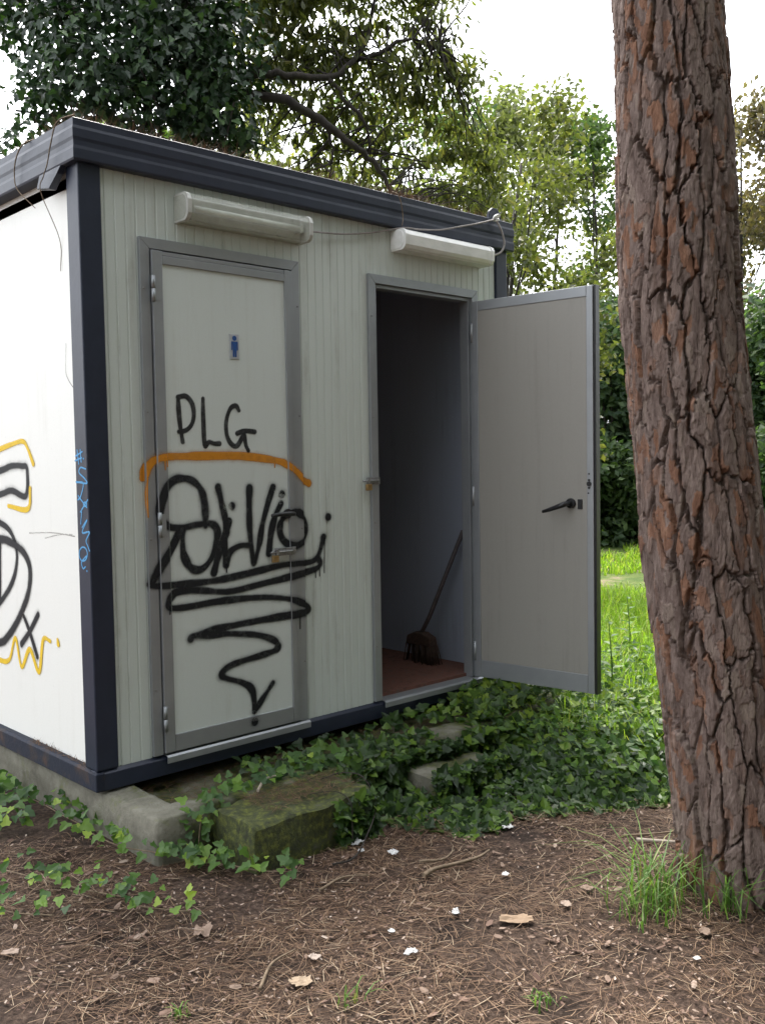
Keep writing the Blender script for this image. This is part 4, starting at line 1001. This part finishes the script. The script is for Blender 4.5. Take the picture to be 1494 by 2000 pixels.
# trailing ivy shoots by the base: every leaf its own piece
lmesh = bpy.data.meshes.new('leaf'); lmesh.from_pydata(IVYL, [], IVY_F); lmesh.update()
LM = []
for i in range(6):
    me = lmesh.copy(); a = me.attributes.new('rnd', 'FLOAT', 'POINT'); a.data.foreach_set('value', np.full(11, i/5, np.float32)); me.materials.append(M['ivy_fresh']); LM.append(me)
def vine(pts, nleaf, size, label, spread=.07, tone=(1, 4)):
    P_ = smooth_line([(a, b_, float(ground_z(a, b_))+h_) for a, b_, h_ in pts], 8)
    o = empty('ivy_vine', tuple(P_[0])); tag(o, label, 'ivy', 'trailing ivy around the concrete base')
    MB().tube([tuple(p-P_[0]) for p in P_], .0022, 5).build('stem', 'stem', o)
    for i in range(nleaf):
        p = P_[int(random.random()*len(P_))]-P_[0]+np.array([random.uniform(-spread, spread), random.uniform(-spread, spread), random.uniform(.01, .055)])
        lf = link(bpy.data.objects.new('leaf', LM[min(5, max(0, int(random.triangular(0, 6, random.choice(tone)))))]), o)
        nn = Vector((-.35+random.gauss(0, .35), -.45+random.gauss(0, .35), .75)).normalized()
        q = nn.to_track_quat('Z', 'Y'); e = q.to_matrix() @ Matrix.Rotation(random.uniform(0, 6.28), 3, 'Z')
        s = size*random.triangular(.4, 1.5, .9)
        lf.matrix_local = Matrix.Translation(Vector(p)) @ e.to_4x4() @ Matrix.Scale(s, 4)
vine([(-.10,.75,.02),(-.06,.45,.05),(-.03,.20,.03),(.0,.0,.02)], 57, .042, 'ivy shoot along the foot of the white side wall', .07, (0, 2))
vine([(-.03,.05,.02),(-.02,-.2,.03),(.02,-.38,.05),(.10,-.47,.03)], 51, .039, 'ivy shoot running to the front corner of the concrete base')
vine([(.05,-.50,.02),(.16,-.55,.03),(.22,-.72,.03),(.34,-.80,.02)], 54, .039, 'ivy shoot curling round the corner of the mossy step', .06, (2, 4))
vine([(.16,-.44,.06),(.19,-.42,.15),(.26,-.38,.19),(.40,-.30,.19)], 34, .039, 'ivy shoot climbing between concrete base and mossy step', .05, (1, 3))
vine([(-.40,-.10,.02),(-.33,-.28,.02),(-.26,-.45,.02),(-.18,-.60,.02)], 51, .035, 'ivy shoot crossing the needles left of the base', .08, (1, 3))
vine([(-.22,-.62,.02),(-.16,-.72,.02),(-.10,-.80,.02)], 20, .035, 'bright little ivy shoot in the needles at lower left', .06, (3, 5))
vine([(-.55,-.30,.02),(-.50,-.42,.02),(-.42,-.52,.02)], 17, .035, 'sparse ivy shoot at the left edge of the needles', .07, (1, 4))
vine([(-.30,.30,.03),(-.24,.45,.05),(-.2,.65,.08),(-.22,.9,.08)], 130, .048, 'thick ivy clump at the left edge beside the white side', .12, (0, 3))
vine([(.36,-.33,.16),(.55,-.30,.17),(.75,-.32,.18),(.95,-.38,.18)], 68, .042, 'shaded ivy shoot lying on the base below the closed door', .08, (0, 1))

# grass tuft in front of the pine and small sprouts
def tuft(x, y, n, L, sp, label):
    xs_ = x+rng.normal(size=n)*sp; ys_ = y+rng.normal(size=n)*sp
    o = blades('grass_tuft', 'tuft', on_ground(xs_, ys_, -.005), rng.uniform(.45, 1, n)*L*1.2, np.full(n, .0055), 1.35, label, 'grass', stiff=.8)
    o['group'] = 'grass tufts in the needle litter'
tuft(1.02, -1.76, 95, .27, .05, 'large green grass tuft at the foot of the pine trunk')
tuft(.90, -1.80, 40, .17, .05, 'lower grass tuft just in front of the large tuft')
tuft(1.12, -1.95, 28, .24, .03, 'thin grass tuft close against the pine bark')
tuft(-.05, -1.51, 12, .09, .02, 'tiny bright sprout of grass at the bottom centre')
tuft(.31, -1.86, 16, .06, .025, 'tiny flat grass tuft at the bottom right of centre')
tuft(-.40, -1.22, 16, .05, .012, 'tiny grass sprout near the bottom left')
tuft(-.62, -.35, 16, .08, .012, 'small grass sprout at the left edge')
def weed(x, y, h, label):
    o = empty('weed_plant', (x, y, float(ground_z(x, y)))); tag(o, label, 'weed', 'tall weeds beyond the open door')
    MB().tube([(0, 0, 0), (.01, 0, h*.5), (.0, .015, h)], [.005, .004, .002], 6).build('stem', 'tuft', o)
    for i in range(18):
        z = h*(.25+.75*i/17); a = i*2.4
        lf = link(bpy.data.objects.new('leaf', OM[i % 3]), o)
        d = Vector((math.cos(a), math.sin(a), .25)).normalized(); nn = Vector((-math.cos(a)*.3, -math.sin(a)*.3, 1)).normalized()
        xx = d.cross(nn).normalized(); e = Matrix((xx, d, xx.cross(d))).transposed()
        lf.matrix_local = Matrix.Translation((0, 0, z)) @ e.to_4x4() @ Matrix.Scale(.09*(1.15-.6*i/17), 4)
OM = []
for i in range(3):
    me = bpy.data.meshes.new('leaf'); me.from_pydata(OVAL, [], OVAL_F); a = me.attributes.new('rnd', 'FLOAT', 'POINT'); a.data.foreach_set('value', np.full(5, .3+.2*i, np.float32)); me.materials.append(M['ivy_fresh']); OM.append(me)
weed(2.95, -.33, .52, 'tall leafy weed close beside the edge of the open door')
weed(4.0, .22, .50, 'tall leafy weed farther back in the bright grass')
weed(3.35, -.62, .38, 'short leafy weed between open door and pine trunk')

# needle litter
def litter_pts(n):
    x = rng.uniform(-2.3, 3.2, n); y = rng.uniform(-3.2, 1.3, n)
    k = (s_of(x, y)+.3*(fbm(x*3, y*3, 65)-.45) < .05) & ~((x > .0) & (y > -.42)) & ~((x > .22) & (x < .88) & (y > -.70))
    return x[k], y[k]
x, y = litter_pts(150000)
k = fbm(x*2.6+3, y*2.6, 71)+.22*rng.random(len(x)) > .50; x, y = x[k], y[k]; n = len(x)
a = fbm(x*2.4, y*2.4, 90)*14+rng.normal(size=n)*.9; L = rng.uniform(.03, .11, n); w = rng.uniform(.0005, .0011, n)
d = np.stack([np.cos(a), np.sin(a), rng.normal(size=n)*.10], -1); sd = np.stack([-np.sin(a), np.cos(a), 0*a], -1)
c = on_ground(x, y, .004)+np.array([0, 0, 1])*(rng.random(n)**2*.016)[:, None]
bend = sd*(rng.normal(size=n)*.05*L)[:, None]
V = np.stack([c-d*L[:, None]/2-sd*w[:, None], c-d*L[:, None]/2+sd*w[:, None], c+bend-sd*w[:, None], c+bend+sd*w[:, None], c+d*L[:, None]/2], 1)
F = (np.array([(0, 1, 3), (0, 3, 2), (2, 3, 4)])[None]+(np.arange(n)*5)[:, None, None]).reshape(-1, 3)
tag(np_mesh('needle_litter', V.reshape(-1, 3), F, 'needle', None, False, {'rnd': np.repeat(rng.random(n), 5)}), 'brown carpet of fallen pine needles', 'needles', None, 'stuff')
x, y = litter_pts(42000)
k = fbm(x*2.6+13, y*2.6, 73)+.3*rng.random(len(x)) > .52; x, y = x[k], y[k]; n = len(x)
CH = [(-.5, -.2, 0), (-.1, -.38, .06), (.45, -.25, .02), (.55, .15, .07), (.05, .36, 0), (-.48, .22, .05)]
nr = np.array([0, 0, 1.])+unit(n)*.35
sz = rng.uniform(.0035, .011, n)*(1+1.4*(rng.random(n) > .94))
tag(scatter('bark_chips', 'chip', CH, [(0, 1, 2), (0, 2, 3), (0, 3, 4), (0, 4, 5)], on_ground(x, y, .010), rot_basis(nr, rng.random(n)*6.28), np.stack([sz*1.35, sz, sz], -1), rng.random(n)), 'small flaked bark chips strewn over the needles', 'bark chips', None, 'stuff')
# debris on the rim of the base, on the step and along the roof
def needles_at(name, C_, L0, L1, up_, label, parent=None, w0=.0013):
    n = len(C_); a = rng.random(n)*6.283; L = rng.uniform(L0, L1, n)
    d = np.stack([np.cos(a), np.sin(a), np.abs(rng.normal(size=n))*up_], -1); d /= np.linalg.norm(d, axis=1, keepdims=True)
    sd = np.stack([-np.sin(a), np.cos(a), 0*a], -1)*w0
    V_ = np.stack([C_-sd, C_+sd, C_+d*L[:, None]], 1)
    return tag(np_mesh(name, V_.reshape(-1, 3), np.arange(n*3).reshape(-1, 3), 'needle', parent, False, {'rnd': np.repeat(rng.random(n)*.8, 3)}), label, 'needles', None, 'stuff')
n = 5200
x = rng.uniform(.10, 2.5, n); y = rng.uniform(-.32, .5, n)
needles_at('base_debris', np.stack([x, y, np.full(n, -.052)+rng.random(n)*.02], -1), .03, .09, .12, 'dead needles gathered on the concrete base under the cabin')
n = 600
needles_at('step_debris', np.stack([rng.uniform(.36, .80, n), rng.uniform(-.62, -.41, n), np.full(n, -.012)+rng.random(n)*.008], -1), .03, .08, .1, 'dead needles lying on top of the mossy step')
n = 4200
x = rng.uniform(-.01, W, n); y = np.abs(rng.normal(size=n))*.15; k = fbm(x*4, y*2, 81)+.2*rng.random(n) > .42
x, y = x[k], y[k]; P1 = np.stack([x, y, np.full(len(x), H-.012)+.03*fbm(x*5, y*5, 82)], -1)
n = 1100; y2 = rng.uniform(0, 1.4, n); x2 = np.abs(rng.normal(size=n))*.12; P2 = np.stack([x2, y2, np.full(n, H-.012)+.03*fbm(y2*5, x2, 83)], -1)
n = 260; P3 = np.stack([1.70+rng.normal(size=n)*.07, .0+np.abs(rng.normal(size=n))*.03, np.full(n, H+.0)], -1)
needles_at('roof_litter', np.vstack([P1, P2, P3]), .03, .11, .8, 'dead needles and twigs piled along the roof edge')
n = 420; y = rng.uniform(.1, 1.3, n); x = rng.uniform(.0, .028, n); k = fbm(y*6, x*9, 86) > .42
needles_at('ledge_litter', np.stack([x, y, np.full(n, .079)], -1)[k], .015, .05, .45, 'dead needles caught on the ledge below the white side')
def seedling(x, y, z, h, label):
    o = empty('pine_seedling', (x, y, z)); tag(o, label, 'seedling', 'seedlings on the roof')
    MB().tube([(0, 0, 0), (.004, 0, h)], [.002, .001], 5).build('stem', 'stem', o)
    n = 60; zz_ = rng.uniform(.35, 1, n)*h
    scatter('needles', 'ivy_fresh', [(-.03, 0, 0), (.03, 0, 0), (0, 1, 0)], [(0, 1, 2)], np.stack([zz_*0, zz_*0, zz_], -1), rot_basis(unit(n), rng.random(n)*6.28), np.full(n, .03), rng.random(n), o)
seedling(.40, .02, H-.02, .075, 'small green pine seedling sprouting on the roof near the left corner')
seedling(.13, .05, H-.02, .05, 'tiny green seedling on the roof beside the left corner')

# sticks, paper scraps, dead leaves
def ground_stick(pts, r, label, mat='stem', lift=.012, group='sticks on the needle litter'):
    return twig('fallen_stick', [(a, b_, float(ground_z(a, b_))+lift+r) for a, b_ in pts], r, label, mat, 'stick', group)
ground_stick([(.626,-1.114),(.689,-1.108),(.796,-1.131),(.88,-1.142),(.947,-1.133)], .009, 'dark bent stick lying in the middle of the needle litter')
ground_stick([(1.40,-1.46),(1.46,-1.55),(1.50,-1.62)], .008, 'pale straight stick beside the pine trunk', 'wood2')
ground_stick([(1.40,-1.40),(1.50,-1.48),(1.60,-1.53)], .006, 'thin brown stick behind the pale one by the pine')
ground_stick([(.70,-1.02),(.78,-1.06),(.86,-1.04)], .006, 'short brown stick just above the dark bent stick')
ground_stick([(.30,-.95),(.42,-.93),(.50,-.98)], .005, 'short thin stick in front of the mossy step')
ground_stick([(-.2,-1.3),(-.1,-1.22),(.0,-1.2)], .005, 'thin brown stick at the bottom left of the litter')
twig('creeper_stem', [(.45,-.84,-.165),(.537,-.852,-.165),(.661,-.78,-.15),(.79,-.70,-.08),(.82,-.60,.0),(.78,-.52,.012),(.70,-.48,-.005)], .0038, 'bare creeper stem arching over the right end of the mossy step', 'branch', 'stem')
twig('creeper_stem', [(.64,-.73,-.16),(.655,-.715,-.10),(.66,-.70,-.03),(.64,-.64,.0),(.56,-.58,-.006)], .0030, 'second bare creeper stem over the front of the mossy step', 'branch', 'stem')
twig('pale_stick', [(.44,-.42,.0),(.52,-.36,.012),(.60,-.34,.004)], .006, 'pale stick lying on the concrete base behind the step', 'wood2', 'stick')
def scrap(x, y, s, label, seed, z=None, mat='paper', name='paper_scrap', cat='paper', grp='white scraps on the needle litter', crumple=.35, asp=1.3):
    r_ = np.random.default_rng(seed); n = 7
    u = np.linspace(-.5, .5, n); U, V_ = np.meshgrid(u, u, indexing='ij')
    rr = 1+.8*(fbm(np.arctan2(V_, U)*1.5+seed, np.hypot(U, V_)*2, seed)-.45)
    Z_ = crumple*(fbm(U*4+seed, V_*4, seed+2)-.3)
    P_ = np.stack([U*rr*s*asp, V_*rr*s, Z_*s], -1).reshape(-1, 3); a = r_.random()*6.28
    c, q = math.cos(a), math.sin(a); P_ = P_ @ np.array([[c, q, 0], [-q, c, 0], [0, 0, 1]])
    idx = np.arange(n*n).reshape(n, n); corner = [(0, 0), (0, n-2), (n-2, 0), (n-2, n-2)]
    F_ = [(idx[i, j], idx[i+1, j], idx[i+1, j+1], idx[i, j+1]) for i in range(n-1) for j in range(n-1) if (i, j) not in corner]
    o = np_mesh(name, P_, np.array(F_), mat, None, False, {'rnd': np.full(n*n, .55+.45*r_.random())})
    o.location = (x, y, (float(ground_z(x, y)) if z is None else z)+.014)
    md = o.modifiers.new('thickness', 'SOLIDIFY'); md.thickness = .0012
    tag(o, label, cat, grp)
scrap(.665, -.735, .034, 'crumpled white scrap against the front of the mossy step', 1, crumple=.9)
scrap(.700, -.886, .030, 'torn white scrap on the needles in front of the mossy step', 2, crumple=.7)
scrap(.622, -.80, .022, 'little white scrap between the step and a torn scrap', 3, crumple=.7)
scrap(1.175, -1.03, .034, 'flat white scrap below the ivy carpet', 4)
scrap(1.41, -.80, .060, 'largest crumpled white tissue at the edge of the dark ivy', 5, crumple=1.0)
scrap(.836, -1.30, .022, 'small white scrap in the middle of the litter', 6)
scrap(.511, -1.366, .026, 'white scrap at the lower middle of the litter', 7, crumple=.7)
scrap(.281, -1.313, .016, 'tiny white scrap in the lower centre', 8)
scrap(.226, -1.451, .026, 'white scrap near the bottom centre', 9, crumple=.7)
scrap(.78, -2.042, .020, 'square pale scrap at the lower right below the pine', 10, asp=1.0)
scrap(-.134, -.92, .045, 'pale curled dead leaf in the lower left litter', 11, mat='chip', name='dead_leaf', cat='leaf', grp='dead leaves on the needle litter', crumple=.6, asp=1.7)
scrap(.015, -1.271, .030, 'tan square bark piece near the bottom centre', 12, mat='chip', name='bark_piece', cat='bark', grp='loose bark pieces', asp=1.1)
scrap(.607, -1.536, .055, 'ochre dead leaf right of the bottom centre', 13, mat='needle', name='dead_leaf', cat='leaf', grp='dead leaves on the needle litter', asp=1.9)
scrap(.94, -1.56, .035, 'pinkish bark piece left of the large grass tuft', 14, mat='chip', name='bark_piece', cat='bark', grp='loose bark pieces')
scrap(.80, -1.58, .028, 'pale bark piece in the litter left of the grass', 15, mat='chip', name='bark_piece', cat='bark', grp='loose bark pieces')
scrap(.94, -1.98, .032, 'pale bark piece right below the grass tuft', 16, mat='chip', name='bark_piece', cat='bark', grp='loose bark pieces')
scrap(-.375, -1.043, .028, 'buff bark piece in the bottom left litter', 17, mat='chip', name='bark_piece', cat='bark', grp='loose bark pieces')
scrap(-.60, -.62, .035, 'tan dead leaf at the left edge', 18, mat='chip', name='dead_leaf', cat='leaf', grp='dead leaves on the needle litter')
scrap(-.10, -1.35, .045, 'brown lobed dead leaf at the bottom of the litter', 19, mat='needle', name='dead_leaf', cat='leaf', grp='dead leaves on the needle litter', asp=1.2)
